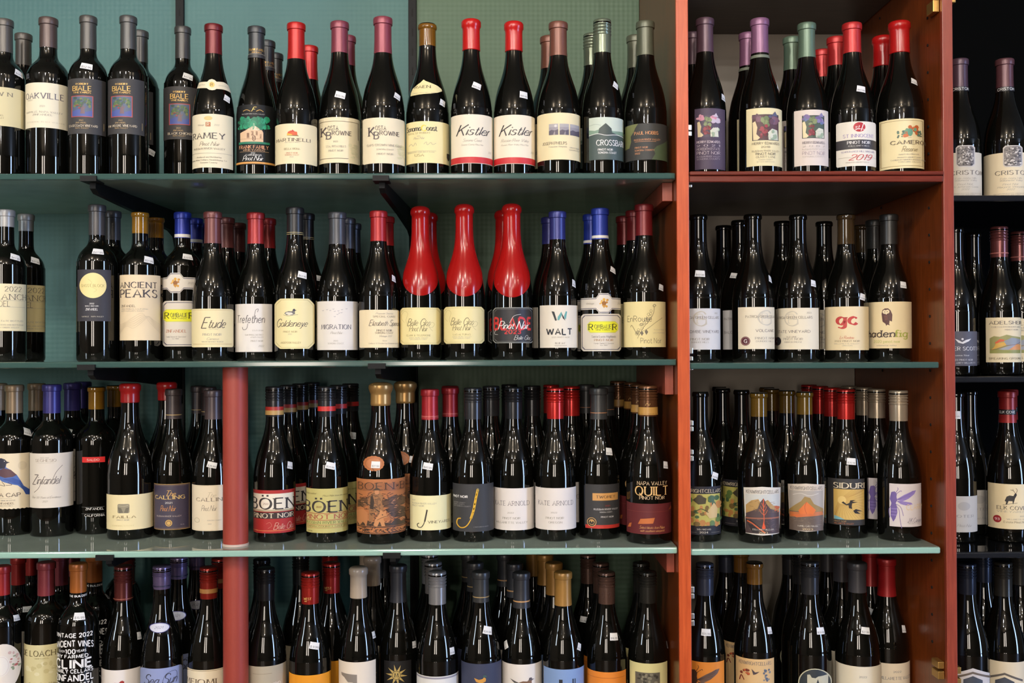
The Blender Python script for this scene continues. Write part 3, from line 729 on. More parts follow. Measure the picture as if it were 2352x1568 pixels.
def place_backs():
    for bk, sh, Y, top, zs, R, rf, kz, hw, kids, desc in sorted(QUEUE, key=lambda q: q[0][1]):
        ub, k = bk[0], bk[1]; Yb = Y+.0895*k+(bk[3] if len(bk) > 3 else 0)
        lo_x, hi_x = bay(sh, R); done = None
        for rad in range(0, 22):
            for a in range(1 if rad == 0 else 14):
                dx, dy = rad*.003*math.cos(a*2*math.pi/14), rad*.003*math.sin(a*2*math.pi/14)
                y = min(Yb+dy, Y_WALL-R-.012); x = min(hi_x, max(lo_x, at(ub, top, Yb).x+dx))
                if sh[0] == 'L' and int(sh[1]) > 2 and math.hypot(x-cx.x, y-1.985) < R+rc+.002: continue
                if free(sh, x, y, R): done = (x, y); break
            if done: break
        if not done: print('NO ROOM', sh, ub, k, desc); continue
        Xb, Yb = done; PLACED[sh].append((Xb, Yb, R))
        nr = empty('wine_bottle', (Xb, Yb, zs), -math.atan2(Xb, Yb)+random.uniform(-.25, .25))
        for ch in kids:
            c = ch.copy(); COL.objects.link(c); c.parent = nr
            for gch in ch.children:
                if gch.name.startswith('price'): continue
                d = gch.copy(); COL.objects.link(d); d.parent = c
        if len(bk) > 2 and bk[2]:
            s0 = bk[2]; kb = (Yb-R)/F_PX; wpb = Wrap(ub, R*F_PX/Yb, kb, (at(ub, 500, Yb-R).z-zs)/kb+500, rf, R)
            sticker(wpb, s0, nr)
        tag(nr, bk[4] if len(bk) > 4 else '%s in line behind the %s' % (ORD[k], desc), 'wine bottle', 'wine bottles on the shelves')
# ------------------------------------------------------------------ top long shelf
CHAR = (72, 70, 70); MAUVE = (150, 70, 84); DRED = (120, 28, 30); RED = (206, 34, 30); BLUE = (38, 58, 170); SAGE = (112, 122, 98)
def biale(dx, dv, name):
    u = lambda a: a+dx
    v = lambda a: a+dv
    it = [T('ROBERT', u(190), v(194), 3.6, 'serif', GOLD, 26), T('BIALE', u(190), v(204), 10.5, 'serif', (226, 182, 96), 38), T('VINEYARDS', u(190), v(213.5), 3.6, 'serif', GOLD, 36),
          Rc(u(168), v(221), u(213), v(269.5), (178, 74, 66)), Rc(u(169.6), v(222.6), u(211.4), v(268), (78, 92, 118)), P([(u(170), v(268)), (u(170), v(257)), (u(182), v(252)), (u(198), v(258)), (u(211), v(254)), (u(211), v(268))], (72, 84, 150)),
          P([(u(186), v(262)), (u(188), v(250)), (u(184), v(243)), (u(190), v(246)), (u(193), v(240)), (u(193.5), v(248)), (u(199), v(243)), (u(194.5), v(252)), (u(196), v(262))], (110, 84, 92))]
    it += blobs(u(174), v(226), u(207), v(247), 26, 4.4, [(66, 96, 62), (84, 112, 66), (58, 80, 70), (112, 120, 70)], 3)
    it += blobs(u(175), v(240), u(190), v(252), 4, 2.4, [(150, 52, 58)], 5)
    it += [T('2021', u(188), v(277.5), 3, 'serif', (190, 160, 110)), T('ZINFANDEL', u(188), v(283), 3, 'serif', (190, 160, 110), 22), T(name, u(193), v(289.5), 4.8, 'serif', (222, 206, 178), min(58, 4.1*len(name))), T('NAPA VALLEY', u(190), v(295), 3, 'serif', (190, 160, 110), 26)]
    return it
DK = (60, 58, 58)
B('L1', 10, 46, 45, 'x', ('foil', (96, 90, 84)), 118, 'tan-labelled bottle cut off by the left edge on top shelf', ((206, 194, 152), (-35, 201, 53, 290), [T('W N', 10, 217, 9, 'serif', (120, 112, 96), 32), T('ZINFANDEL', -6, 266, 3.4, 'serif', (140, 128, 100), 30), T('NAPA VALLEY', -6, 272, 3.4, 'serif', (140, 128, 100), 30)]), (40, 163, 18, '$44.99'), [(54, 1)])
B('L1', 105, 38, 48, 'x', ('foil', (98, 80, 74)), 107, 'white-cream label bottle with brown-grey capsule left of tree-picture bottles', ((226, 216, 190), (55, 191, 151, 294),
  [T('OAKVILLE', 98, 221, 13, 'serif', (104, 98, 104), 77), T('W I N E R Y', 68, 231, 2.6, 'serif', SOFT, 10), T('2021', 92, 245, 3.6, 'serif', SOFT), T('OAKVILLE, NAPA VALLEY', 97, 258, 3.8, 'serif', SOFT, 74), T('ZINFANDEL', 93, 264.5, 3.8, 'serif', SOFT, 40), T('ALCOHOL 15 BY VOLUME', 100, 281, 2.4, 'serif', (196, 186, 164), 78)]))
B('L1', 203, 39, 44, 'x', ('foil', (88, 84, 80)), 111, 'tree-picture label bottle with price sticker on its shoulder centre', (DK, (160, 181, 240, 308), biale(0, 0, 'STAGECOACH VINEYARD') + [Rc(234, 280, 235, 297, (170, 150, 110))]), (199, 152, 8, '$52.99', 25, 14))
B('L1', 295, 39, 44, 'x', ('foil', (86, 84, 82)), 111, 'tree-picture label bottle without a front sticker, middle of three', (DK, (250, 181, 329, 308), biale(90.5, 0, 'R.W. MOORE VINEYARD')+[Rc(323, 280, 324, 297, (170, 150, 110))]), None, [(322, 1, (348, 346, 20, '$47.99', 26, 13))])
B('L1', 420, 63, 42, 'x', ('foil', (78, 76, 74)), 133, 'tree-picture label bottle nearest the dark red capsule, rightmost of three', (DK, (376, 199, 452, 320), biale(222.5, 17.5, 'BLACK CHICKEN')), (431, 174, 14, '$47.99', 22, 14), dy=.075)
RK = (226, 214, 184)
B('L1', 491, 58, 47, 'b', ('foil', (122, 30, 34)), 122, 'cream label bottle with curved shoulder band and dark red capsule', (RK, (440, 262, 533, 385),
  [Cc(479, 272, 9, (214, 186, 118), 5), Rc(473.5, 281, 484, 291, (170, 96, 50)), T('R', 478.7, 286, 7, 'serif', RK), T('Vintage', 463, 287, 3.6, 'ital', SOFT), T('2022', 497, 287, 3.6, 'ital', SOFT), T('RAMEY', 481, 312, 13, 'serif', (84, 76, 72), 68), T('Pinot Noir', 481, 331, 7.5, 'script', (140, 128, 112), 42), T('RUSSIAN RIVER VALLEY', 482, 341.5, 4, 'serif', (120, 112, 100), 66),
   Rc(443, 351.5, 530, 352.1, SOFT), T('Produced and Bottled by', 481, 361, 3, 'serif', (130, 122, 108), 52), T('Ramey Wine Cellars Healdsburg, CA', 482, 367.5, 3, 'serif', (130, 122, 108), 74), T('Sonoma County', 480, 373.5, 3, 'serif', (130, 122, 108), 36)]), (520, 222, 20, '$72.99', 17, 15),
  neck=(RK, [(440, 184), (446, 177), (460, 183), (477, 185), (481, 180), (487, 178), (493, 180), (497, 184), (512, 182), (528, 187), (530, 203), (512, 201), (497, 202), (493, 205), (487, 206), (481, 205), (476, 201), (460, 199), (447, 193)],
   [Cc(487, 192, 6, (228, 196, 116), 7), T('R', 487, 192, 7, 'serif', (120, 84, 60)), T('Russian River', 463, 191, 2.6, 'ital', SOFT, 20, 1), T('Sonoma County', 511, 192, 2.6, 'ital', SOFT, 20, 1)]))
ff = [T('F', 576, 252, 8, 'script', GOLD), Ln([(554, 255), (562, 252), (570, 256)], 1.4, (190, 148, 76)), Ln([(583, 256), (591, 252), (599, 256)], 1.4, (190, 148, 76)), T('RUTHERFORD NAPA VALLEY', 577, 262, 2.2, 'sans', (190, 186, 180), 50)]
ff += blobs(549, 272, 607, 294, 70, 8, [(28, 132, 92), (22, 112, 80), (34, 146, 104)], 8) + [Rc(546, 326, 612, 331, (20, 110, 82)),
   P([(549, 322), (549, 305), (560, 300), (566, 296), (578, 288), (590, 296), (596, 300), (598, 305), (598, 326), (549, 326)], (214, 178, 142)), P([(564, 299), (578, 288), (592, 299)], (232, 214, 190)), Rc(577, 284, 579, 290, (226, 214, 190)), Rc(563, 306, 568, 318, (120, 82, 56)), Rc(572, 302, 577, 312, (120, 82, 56)), Rc(582, 302, 586, 312, (120, 82, 56)), Rc(590, 308, 594, 318, (120, 82, 56)), Cc(578, 318, 4, (96, 62, 40), 7), Rc(549, 319, 598, 320, (150, 112, 80)), Ln([(550, 303), (546, 285), (549, 275)], 1.6, (16, 30, 24)), Ln([(603, 310), (606, 290), (602, 280)], 1.6, (16, 30, 24)), Ln([(556, 300), (554, 288), (558, 282)], 1.2, (16, 30, 24)),
   T('FRANK FAMILY', 578, 338, 7.5, 'serif', (214, 152, 110), 62), T('VINEYARDS', 578, 345, 3.6, 'serif', (190, 150, 110), 46), Rc(548, 348.3, 610, 348.9, (190, 150, 110)), T('2022', 576, 352, 2.8, 'sans', WHITE), T('CARNEROS', 577, 356.6, 3.4, 'sans', WHITE, 34), T('Pinot Noir', 575, 364.5, 8.5, 'script', WHITE, 42), Rc(540, 372, 625, 376.5, (206, 146, 72))]
B('L1', 584, 56, 46, 'b', ('foil', (64, 66, 68)), 124, 'black label bottle with green tree and domed building picture', ((20, 20, 20), (540, 240, 625, 378), ff), None, [(613, 1), (632, 2)], extra=[T('FRANK FAMILY', 584, 106, 5, 'serif', GOLD, 34), T('VINEYARDS', 584, 112.5, 2.6, 'serif', GOLD, 22), ('band', 115.5, 116.3, (170, 160, 140)), ('band', 117, 125, (50, 50, 52))])
MC_ = (228, 214, 176)
B('L1', 681, 55, 48, 'b', ('foil', RED), 134, 'bright red capsule bottle with small red barn on cream label', (MC_, rnd(631, 284, 727, 376, 3), [P([(660, 311), (662, 303), (668, 300), (676, 302), (682, 303), (683, 311)], (208, 84, 40)), P([(660, 311), (660, 306), (670, 308), (672, 311)], (226, 170, 60)), P([(668, 303), (672, 298), (678, 303)], (190, 50, 40)), P([(658, 312), (684, 310.5), (686, 313), (672, 312.5)], (130, 110, 60)),
   T('MARTINELLI', 674, 321, 7, 'serif', (92, 74, 62), 74), T('VINEYARDS & WINERY', 672, 327, 2, 'serif', SOFT, 34), T('BELLA VIGNA', 671, 342, 4.2, 'serif', (140, 124, 92), 34), T('PINOT NOIR', 671, 351.5, 3, 'serif', (180, 104, 80), 25), T('SONOMA COAST', 671, 356, 3, 'serif', (180, 104, 80), 31), T('2022', 670, 360.5, 2.6, 'serif', SOFT)]), None, [(711, 1, None, .06)])
def kosta(u, mid, tall):
    return [T('K', u-17.5, 302, 20, 'serif', (92, 80, 78), 12), T('OSTA', u+2.5, 294, 9.5, 'serif', (92, 80, 78), 23), T('B', u-7, 311, 16, 'serif', (92, 80, 78), 10), T('ROWNE', u+22, 305.5, 9.5, 'serif', (92, 80, 78), 43)] + mid
def grapes(u, v): return blobs(u-8, v-14, u+8, v+16, 18, 5, [(216, 206, 168), (208, 198, 158)], 11)
B('L1', 776, 42, 49, 'b', ('foil', MAUVE), 119, 'mauve capsule bottle with bordered cream label and central sticker', ((226, 212, 176), octa(726, 269, 822, 374, 2.5), grapes(806, 345)+frame(731, 278, 818, 366, .8, (130, 112, 90))[:1]+[Rc(816, 278, 817, 318, (110, 96, 84)), Rc(730, 363, 795, 364, (120, 104, 88)), Rc(730, 278, 731, 364, (150, 134, 110))]+kosta(758, [T('2022', 766, 325, 3.2, 'serif', SOFT), T('STA. RITA HILLS', 767, 336, 4.2, 'serif', SOFT, 44), T('PINOT NOIR', 767, 346, 4, 'serif', SOFT, 32)], 1)), (777, 217, 13, '$55.99', 23, 15), [(797, 1)])
B('L1', 880, 42, 50, 'b', ('foil', (156, 70, 84)), 120, 'mauve capsule bottle with plain cream label right of bordered twin', ((228, 214, 182), octa(834, 270, 930, 375, 2.5), grapes(918, 345)+kosta(872, [T('GAPS CROWN VINEYARD', 882, 333, 4.6, 'serif', SOFT, 76), T('SONOMA COAST', 884, 343, 3, 'serif', SOFT, 38), T('PINOT NOIR', 884, 353.5, 4, 'serif', SOFT, 36)], 0)), (912, 217, 22, '$99.99', 18, 14))
RA = (228, 214, 160)
B('L1', 981, 49, 51, 'b', ('bare', (112, 74, 20), 1), 103, 'bare amber-necked bottle with fan-shaped shoulder label on top shelf', (RA, (929, 278, 1034, 374), [T('Sonoma', 950, 294, 11, 'gothic', (74, 66, 56), 32), T('C', 972, 294, 13, 'gothic', (232, 200, 70)), T('oast', 990, 294, 11, 'gothic', (74, 66, 56), 23), T('ROYAL ST ROBERT', 962, 305, 3.6, 'serif', (150, 132, 90), 50), T('2022', 960, 312, 2.6, 'ital', SOFT), T('Pinot Noir', 961, 317, 4, 'script', SOFT, 24), Ln([(938, 333), (944, 329), (948, 334), (953, 327), (956, 333)], .7, SOFT), Ln([(972, 331), (978, 326), (980, 333), (988, 327), (992, 332), (1000, 328)], .7, SOFT), Rc(935, 346, 1000, 346.5, SOFT), T('PRODUCED AND BOTTLED', 966, 349, 2, 'serif', SOFT, 60), T('USA', 962, 356, 5.5, 'serif', (150, 134, 96), 20), P([(1024, 348), (1031, 347), (1030, 360), (1027, 365), (1024, 358)], (80, 70, 60))]), (1015, 232, 18, '$75.99', 16, 15),
  neck=(RA, [(972, 178), (977, 182), (990, 187), (1004, 192), (1013, 198), (1014, 203), (1004, 209), (988, 213), (970, 214.5), (952, 215.5), (942, 215), (943, 207), (947, 198), (956, 191), (965, 185)], [T('RAEN', 970, 196, 6.5, 'serif', (96, 82, 60), 35), T('SONOMA COAST PINOT NOIR', 972, 211, 1.8, 'serif', SOFT, 50)]))
KI = (230, 218, 196)
def kist(dx, sub, sub2): return [T('Kistler', 1085+dx, 300, 19, 'script', (64, 58, 56), 72), T(sub, 1084+dx, 322, 5.5, 'script', SOFT, 42 if sub2 == 0 else 62), T('Sonoma County Pinot Noir' if sub2 == 0 else 'Russian River Valley Pinot Noir', 1084+dx, 332, 3, 'script', SOFT, 50 if sub2 == 0 else 62), T('2022', 1124+dx, 347, 4, 'ital', SOFT)]
B('L1', 1083, 47, 48.5, 'b', ('wax', (214, 30, 26)), 113, 'left of the two red-waxed bottles with red-bottomed white labels', (KI, (1036, 262, 1133, 375), kist(0, 'Sonoma Coast', 0)+[Rc(1036, 360, 1133, 374, (196, 40, 44))]), (1095, 194, 20, '$95.99', 20, 15))
B('L1', 1181, 49, 48.5, 'b', ('wax', (214, 32, 28)), 115, 'right of the two red-waxed bottles with red-bottomed white labels', (KI, (1134, 263, 1231, 376), kist(98, 'Russian River Valley', 1)+[Rc(1134, 361, 1231, 375, (196, 40, 44))]), (1203, 215, 6, '$95.99', 20, 16))
def mini(u0): return [Rc(u0, 283.5, u0+21, 309, (150, 144, 150)), Rc(u0, 283.5, u0+21, 291, (168, 162, 164)), P([(u0, 309), (u0, 300), (u0+6, 297), (u0+13, 299), (u0+21, 296), (u0+21, 309)], (88, 80, 92)), P([(u0+9, 309), (u0+12, 301), (u0+14, 301), (u0+14, 309)], (140, 132, 134))]
B('L1', 1283, 53, 50, 'b', ('foil', (134, 84, 68)), 126, 'cream label bottle with three small grey landscape pictures', ((230, 214, 172), (1232, 258, 1334, 366), mini(1261)+[Cc(1276, 288.5, 3, (210, 204, 200))]+mini(1285)+mini(1308.5)[:3]+[T('JOSEPH PHELPS', 1274, 328, 6.2, 'serif', (112, 98, 88), 54), T('Freestone Vineyards', 1281, 336, 3.6, 'serif', SOFT, 40), T('PINOT NOIR', 1318, 338, 2.6, 'serif', SOFT, 20), T('SONOMA COAST', 1318, 343, 2.6, 'serif', SOFT, 24)]), None, [(1261, 1)])
B('L1', 1384, 47, 48, 'b', ('screw', (130, 140, 118)), 119, 'sage screw-capped bottle with dark green barn label', ((196, 206, 192), (1353, 268, 1432, 366), [P([(1353, 296), (1366, 299), (1384, 294), (1408, 300), (1432, 297), (1432, 312), (1353, 312)], (122, 148, 128)), P([(1374, 306), (1376, 294), (1391, 282), (1404, 294), (1405, 303), (1418, 308), (1374, 312)], (58, 70, 66)), P([(1353, 309), (1372, 306), (1390, 309), (1432, 307), (1432, 366), (1353, 366)], (66, 80, 76)), Ln([(1353, 309), (1372, 306), (1392, 310), (1414, 308), (1431, 310)], 1.2, WHITE), Ln([(1354, 286), (1368, 284), (1380, 287)], .8, (150, 164, 154)),
   T('CROSSBARN', 1402, 327, 12.5, 'serif', WHITE, 64), T('PINOT NOIR', 1390, 343, 4.2, 'slab', WHITE, 33), T('SONOMA COAST', 1394, 350, 4.2, 'slab', WHITE, 41)]), (1414, 190, 28, '$39.99', 16, 16), [(1359, 1)])
hb = (58, 58, 56)
B('L1', 1483, 51, 49, 'b', ('foil', (104, 108, 88)), 125, 'charcoal label bottle with olive map shapes and copper lettering', (hb, (1436, 282, 1534, 366), [P([(1436, 284), (1466, 282), (1459, 292), (1456, 300), (1449, 310), (1450, 322), (1446, 336), (1436, 338)], (112, 116, 70)), P([(1496, 366), (1504, 352), (1500, 342), (1508, 334), (1522, 326), (1534, 312), (1534, 366)], (74, 88, 62)), T('PAUL HOBBS', 1484, 304, 7, 'serif', (222, 152, 96), 53), T('RUSSIAN RIVER VALLEY', 1486, 319.5, 4, 'serif', (206, 142, 96), 58), Rc(1458, 323.5, 1506, 324.2, (206, 142, 96)), T('PINOT NOIR', 1473, 337.5, 3.8, 'serif', (206, 142, 96), 29), T('SONOMA COUNTY', 1480, 344, 3.8, 'serif', (206, 142, 96), 44), T('2022', 1464, 351, 3.8, 'serif', (206, 142, 96))]), None, [(1459, 1)])
# ------------------------------------------------------------------ eye-level long shelf
def ranch(dx, dv): return [T('2022', 28+dx, 662+dv, 11, 'thin', (96, 86, 76), 33), T('RANCH', 23+dx, 680+dv, 12.5, 'thin', (96, 86, 76), 62), T('ZINFANDEL', -9+dx, 696+dv, 12, 'thin', (96, 86, 76), 62), T('ESTATE BOTTLED', 22+dx, 735+dv, 3.2, 'serif', SOFT, 52), Rc(-20+dx, 688+dv, 52+dx, 688.5+dv, SOFT), Rc(-20+dx, 703+dv, 52+dx, 703.5+dv, SOFT), T('PRODUCED AND BOTTLED BY', 20+dx, 744+dv, 2.6, 'serif', SOFT, 58), T('DRY CREEK VALLEY', 18+dx, 750+dv, 2.6, 'serif', SOFT, 44)]
B('L2', 14, 482, 44, 'x', ('foil', (176, 174, 170)), 520, 'short silver capsule bottle at the left edge, nearer one', ((226, 212, 172), (-28, 650, 55, 758), ranch(0, 0)), (33, 588, 14, '$47.99', 22, 14))
B('L2', 60, 492, 41, 'x', ('foil', (176, 174, 168)), 530, 'short silver capsule bottle at the left edge, farther one', ((212, 194, 142), (22, 653, 99, 760), ranch(52, 3)), (79, 596, 14, '$47.99', 20, 14), dy=.09)
B('L2', 223, 471, 45, 'x', ('foil', (80, 76, 76)), 539, 'black label bottle with a big pale yellow disc', ((54, 52, 58), (182, 618, 252, 736), [Cc(214.5, 654.5, 28, (232, 214, 146), 29, 36), T('GHOST BLOCK', 214, 655, 6, 'serif', (176, 150, 92), 48), Ln([(204, 640), (212, 648), (208, 656), (222, 664), (216, 670)], .6, (196, 176, 118)), T('2022', 212, 696, 3, 'serif', WHITE), T('SINGLE VINEYARD', 212, 701.5, 2.6, 'serif', WHITE, 28), T('ZINFANDEL', 212, 709, 5, 'serif', WHITE, 25), T('OAKVILLE    NAPA VALLEY', 214, 725.5, 2.6, 'serif', (200, 190, 170), 45)]), (225, 576, 4, '$47.99', 23, 13), [(259, 1)])
ap = [T('ANCIENT', 311, 653.5, 13, 'serif', (66, 56, 58), 77), T('PEAKS', 311, 673, 17.5, 'serif', (66, 56, 58), 77), T('ZINFANDEL', 289, 701.5, 5, 'sans', (96, 84, 76), 30), T('PASO ROBLES, CALIFORNIA', 303, 708.5, 3, 'sans', SOFT, 56), T('SANTA MARGARITA RANCH', 298, 713, 2.6, 'sans', SOFT, 48)]
for k in range(6): ap.append(Ln([(270, 765-k*4), (284, 748-k*2), (300, 752-k*5), (318, 738-k*4), (332, 726-k*2+k*k*.8), (345, 736+k*3), (358, 744+k*4)], .8, (206, 186, 154)))
B('L2', 314, 482, 46, 'x', ('bare', (132, 92, 24), 1), 535, 'tall beige label bottle with faint mountain lines and amber neck', ((226, 204, 168), (270, 630, 358, 780), ap), (333, 595, 10, '$21.99', 22, 15), [(343, 1)])
def shield(u, v, s=1): return blobs(u-9*s, v-8*s, u+9*s, v+8*s, 16, 3*s, [(206, 150, 50), (184, 124, 40), (226, 176, 80)], 4)+[Cc(u, v, 5*s, (150, 96, 40)), Cc(u, v-9*s, 3*s, (214, 164, 60)), P([(u-5*s, v+4*s), (u+5*s, v+4*s), (u, v+11*s)], (196, 140, 48))]
NV = (36, 36, 72)
def romb(u0, u1, v0, v1, cu, ly0, ly1, lu0, lu1, rest):
    return [('P', [(x+(1.4 if x < cu else -1.4), y+(1.4 if y < (v0+v1)/2 else -1.4)) for x, y in octa(u0, v0, u1, v1, 6)], (210, 200, 186)), ('P', octa(u0+3.2, v0+3.2, u1-3.2, v1-3.2, 6), NV), ('P', octa(u0+4.4, v0+4.4, u1-4.4, v1-4.4, 6), (212, 202, 188)),
            ('P', octa(lu0, ly0, lu1, ly1, 7), (206, 204, 90)), ('P', octa(lu0+2, ly0+2, lu1-2, ly1-2, 6), (226, 222, 40)), T('R', lu0+8.5, (ly0+ly1)/2, 13.5, 'serif', (60, 58, 30), 9), T('OMBAUE', (lu0+lu1)/2, (ly0+ly1)/2-1, 9, 'serif', (60, 58, 30), lu1-lu0-33), T('R', lu1-8.5, (ly0+ly1)/2, 13.5, 'serif', (60, 58, 30), 9), T('VINEYARDS', (lu0+lu1)/2, (ly0+ly1)/2+6.5, 2.8, 'serif', (60, 58, 30), 32)] + rest
def bandlab(cu, v, uw, seal, l, r): 
    pts = [(cu-uw[0], v-13), (cu-18, v-13), (cu-10, v-23), (cu+10, v-23), (cu+18, v-13), (cu+uw[1], v-13), (cu+uw[1], v+14), (cu+18, v+14), (cu+10, v+23), (cu-10, v+23), (cu-18, v+14), (cu-uw[0], v+14)]
    ins = lambda d: [(x, y+(d if y < v else -d)) for x, y in pts]
    return ((222, 214, 202), pts, [('P', ins(1.6), NV), ('P', ins(3), (216, 206, 192))]+shield(seal, v)+[T(l, cu-32, v, 4.5, 'ital', SOFT), T(r, cu+33, v, 4.5, 'ital', SOFT)])
B('L2', 402, 480, 45, 'x', ('foil', BLUE), 546, 'blue capsule bottle with yellow panel label beside the mountain-line label', ((222, 214, 202), octa(357, 690, 442, 794, 6), romb(357, 442, 690, 794, 398, 709, 738, 359, 429, [T('ZINFANDEL', 388, 759, 6.2, 'serif', (170, 104, 70), 44), T('Family Owned & Operated', 387, 772, 3, 'ital', (110, 104, 100), 42), T('Est 1980', 386, 776.5, 2.6, 'ital', (110, 104, 100), 14)])), (413, 588, 7, '$33.99', 22, 13), [(431, 1), (457, 2)], neck=bandlab(386, 649, (29, 57), 386, '', '2021'), extra=[('band', 534, 541.5, (214, 210, 206))])
ET = (230, 214, 168)
B('L2', 489, 487, 47, 'b', ('foil', (122, 66, 62)), 558, 'rose-brown capsule bottle with cream script label left of white label', (ET, rnd(442, 708, 534, 796, 4), [Rc(444, 711, 532, 711.7, (190, 164, 110)), T('Etude', 489, 742, 19, 'script', (86, 72, 60), 50), Ln([(480, 755), (490, 754), (500, 755.5)], .5, SOFT), T('PINOT NOIR', 487, 767, 5, 'serif', SOFT, 40), T('Carneros', 488, 777, 4.6, 'script', SOFT, 26), T('GRACE BENOIST RANCH', 488, 783.5, 2.8, 'serif', SOFT, 46), Rc(446, 788.4, 530, 789, (176, 130, 84))]), None, [(519, 1, (525, 662, 4, '$47.99', 18, 14)), (546, 2)])
B('L2', 581, 485, 47, 'b', ('foil', (178, 44, 44)), 559, 'red capsule bottle with white label and tall slanted lettering', ((220, 212, 204), (533, 697, 617, 807), [T('Trefethen', 569, 732, 17, 'ital', (92, 86, 84), 60), Ln([(563, 742), (560, 754), (553, 756), (551, 750)], 1, (92, 86, 84)), Ln([(577, 728), (580, 712), (586, 709), (584, 716)], 1, (92, 86, 84)), T('ESTATE GROWN', 585, 758, 2.8, 'serif', SOFT, 24), T('OAK KNOLL DISTRICT', 577, 768, 3.4, 'serif', SOFT, 40), T('of NAPA VALLEY', 583, 773.5, 3.2, 'serif', SOFT, 28), T('PINOT NOIR', 583, 782, 3.6, 'serif', SOFT, 27), T('2022', 592, 793.5, 4, 'ital', SOFT)]), None, [(611, 1)])
def duck(u, v, s, body, head): return [P([(u-13*s, v+2*s), (u-10*s, v-1*s), (u-4*s, v-3*s), (u+3*s, v-2.5*s), (u+6*s, v-5*s), (u+7*s, v-8*s), (u+10*s, v-8*s), (u+11*s, v-6*s), (u+14*s, v-5*s), (u+11*s, v-4*s), (u+10*s, v-1*s), (u+11*s, v+3*s), (u+5*s, v+6*s), (u-8*s, v+6*s)], body), P([(u+5*s, v-4*s), (u+6.4*s, v-8*s), (u+10*s, v-8.4*s), (u+11*s, v-6*s), (u+14.5*s, v-5*s), (u+10.5*s, v-3.6*s)], head)]
GE = (232, 216, 162)
B('L2', 678, 477, 47, 'b', ('foil', (44, 42, 44)), 538, 'black capsule bottle with eight-sided cream label and swimming duck', (GE, octa(632, 685, 721, 800, 13), [('P', [(x, y) for x, y in octa(635, 688, 718, 797, 12)], (190, 172, 120)), ('P', octa(635.8, 688.8, 717.2, 796.2, 12), GE)]+duck(667, 717, 1.0, (104, 100, 98), (40, 40, 60))+[P([(656, 719), (660, 716), (670, 717), (674, 721), (664, 723)], (216, 208, 190)), Ln([(652, 722), (662, 725), (674, 723), (684, 722)], .8, (120, 116, 110)), T('Goldeneye', 670, 742, 14, 'script', (80, 68, 60), 66), T('PINOT NOIR', 667, 761, 3.6, 'serif', (150, 128, 84), 30), T('2020', 666, 766.5, 2.8, 'ital', SOFT), T('ANDERSON VALLEY', 668, 786, 4, 'serif', (150, 128, 84), 44)]), (694, 630, 12, '$64.99', 21, 15), [(703, 1, (727, 637, 6, '$64.99', 16, 13))], extra=[('band', 529.5, 530.6, (190, 172, 120)), ('band', 533.6, 534.6, (190, 172, 120))])
birds = []
for i, (a, b) in enumerate([(742, 713), (751, 711), (758, 713), (765, 710), (768, 715), (776, 714), (784, 711), (778, 719), (783, 718), (774, 722), (768, 727), (794, 709)]): birds.append(Ln([(a-2, b-1), (a, b), (a+2, b-1.4)], .9, (156, 152, 158)))
B('L2', 774, 487, 47, 'b', ('foil', (80, 80, 84)), 560, 'grey capsule bottle with white label and tiny flock of birds', ((220, 212, 204), (728, 691, 820, 803), birds+[T('MIGRATION', 771, 750, 10, 'serif', (92, 88, 96), 65), T('Pinot Noir', 771, 764, 4.4, 'script', SOFT, 26), T('2022', 770, 782, 3, 'serif', SOFT), T('SONOMA COAST', 770, 788, 3.2, 'serif', SOFT, 35)]), None, [(797, 1), (811, 2)])
B('L2', 870, 485, 46, 'b', ('foil', (186, 36, 38)), 553, 'red capsule bottle with handwritten cream label left of waxed bottles', ((230, 212, 176), rnd(826, 711, 917, 798, 3), [T('Proprietor Selected', 882, 719.5, 3.2, 'script', SOFT, 38), T('SPECIAL CUVEE', 882, 726.5, 3.6, 'serif', (130, 116, 96), 50), T('Elizabeth Spencer', 883, 742, 10.5, 'script', (96, 84, 76), 70), T('PINOT NOIR', 882, 758.5, 4.2, 'serif', (112, 98, 84), 34), T('SONOMA COAST', 882, 764, 4.2, 'serif', (112, 98, 84), 40), T('Vintage 2021', 884, 771.5, 3.8, 'script', SOFT, 28), T('750 ml', 882, 782, 2.6, 'ital', SOFT), T('Cellared & Bottled by Elizabeth Spencer', 880, 788, 2.8, 'ital', SOFT, 66)]), (904, 638, 16, '$39.99', 15, 15), [(888, 1), (901, 2)])
BG = (228, 212, 154)
def belle(dx, dv, sub): return [('P', octa(919.5+dx, 709+dv, 1009.5+dx, 788+dv, 8), (196, 180, 124)), ('P', octa(920.2+dx, 709.7+dv, 1008.8+dx, 787.3+dv, 8), BG), Ln([(928+dx, 740+dv), (921+dx, 728+dv), (928+dx, 714+dv), (936+dx, 720+dv), (932+dx, 736+dv), (938+dx, 752+dv), (944+dx, 764+dv)], .6, (190, 172, 120)), Ln([(978+dx, 748+dv), (990+dx, 752+dv), (996+dx, 744+dv), (990+dx, 740+dv), (984+dx, 750+dv), (992+dx, 760+dv)], .6, (176, 158, 108)), T('Belle Glos', 960+dx, 741+dv, 12.5, 'script', (110, 96, 66), 50), T('Pinot Noir', 959+dx, 755+dv, 10.5, 'script', (110, 96, 66), 40), T(sub, 960+dx, 770+dv, 3.8, 'serif', (150, 130, 86), 10+2.6*len(sub)), T('SANTA MARIA VALLEY', 960+dx, 775.5+dv, 2.4, 'serif', SOFT, 42), T('SANTA BARBARA COUNTY', 960+dx, 779+dv, 2.2, 'serif', SOFT, 38)]
WX = (156, 20, 18)
B('L2', 965, 474, 48, 'b', ('bell', WX), 679, 'leftmost of three bottles draped in red wax', (BG, octa(917, 706, 1012, 791, 7), belle(0, 0, 'CLARK & TELEPHONE')), None, [(984, 1)])
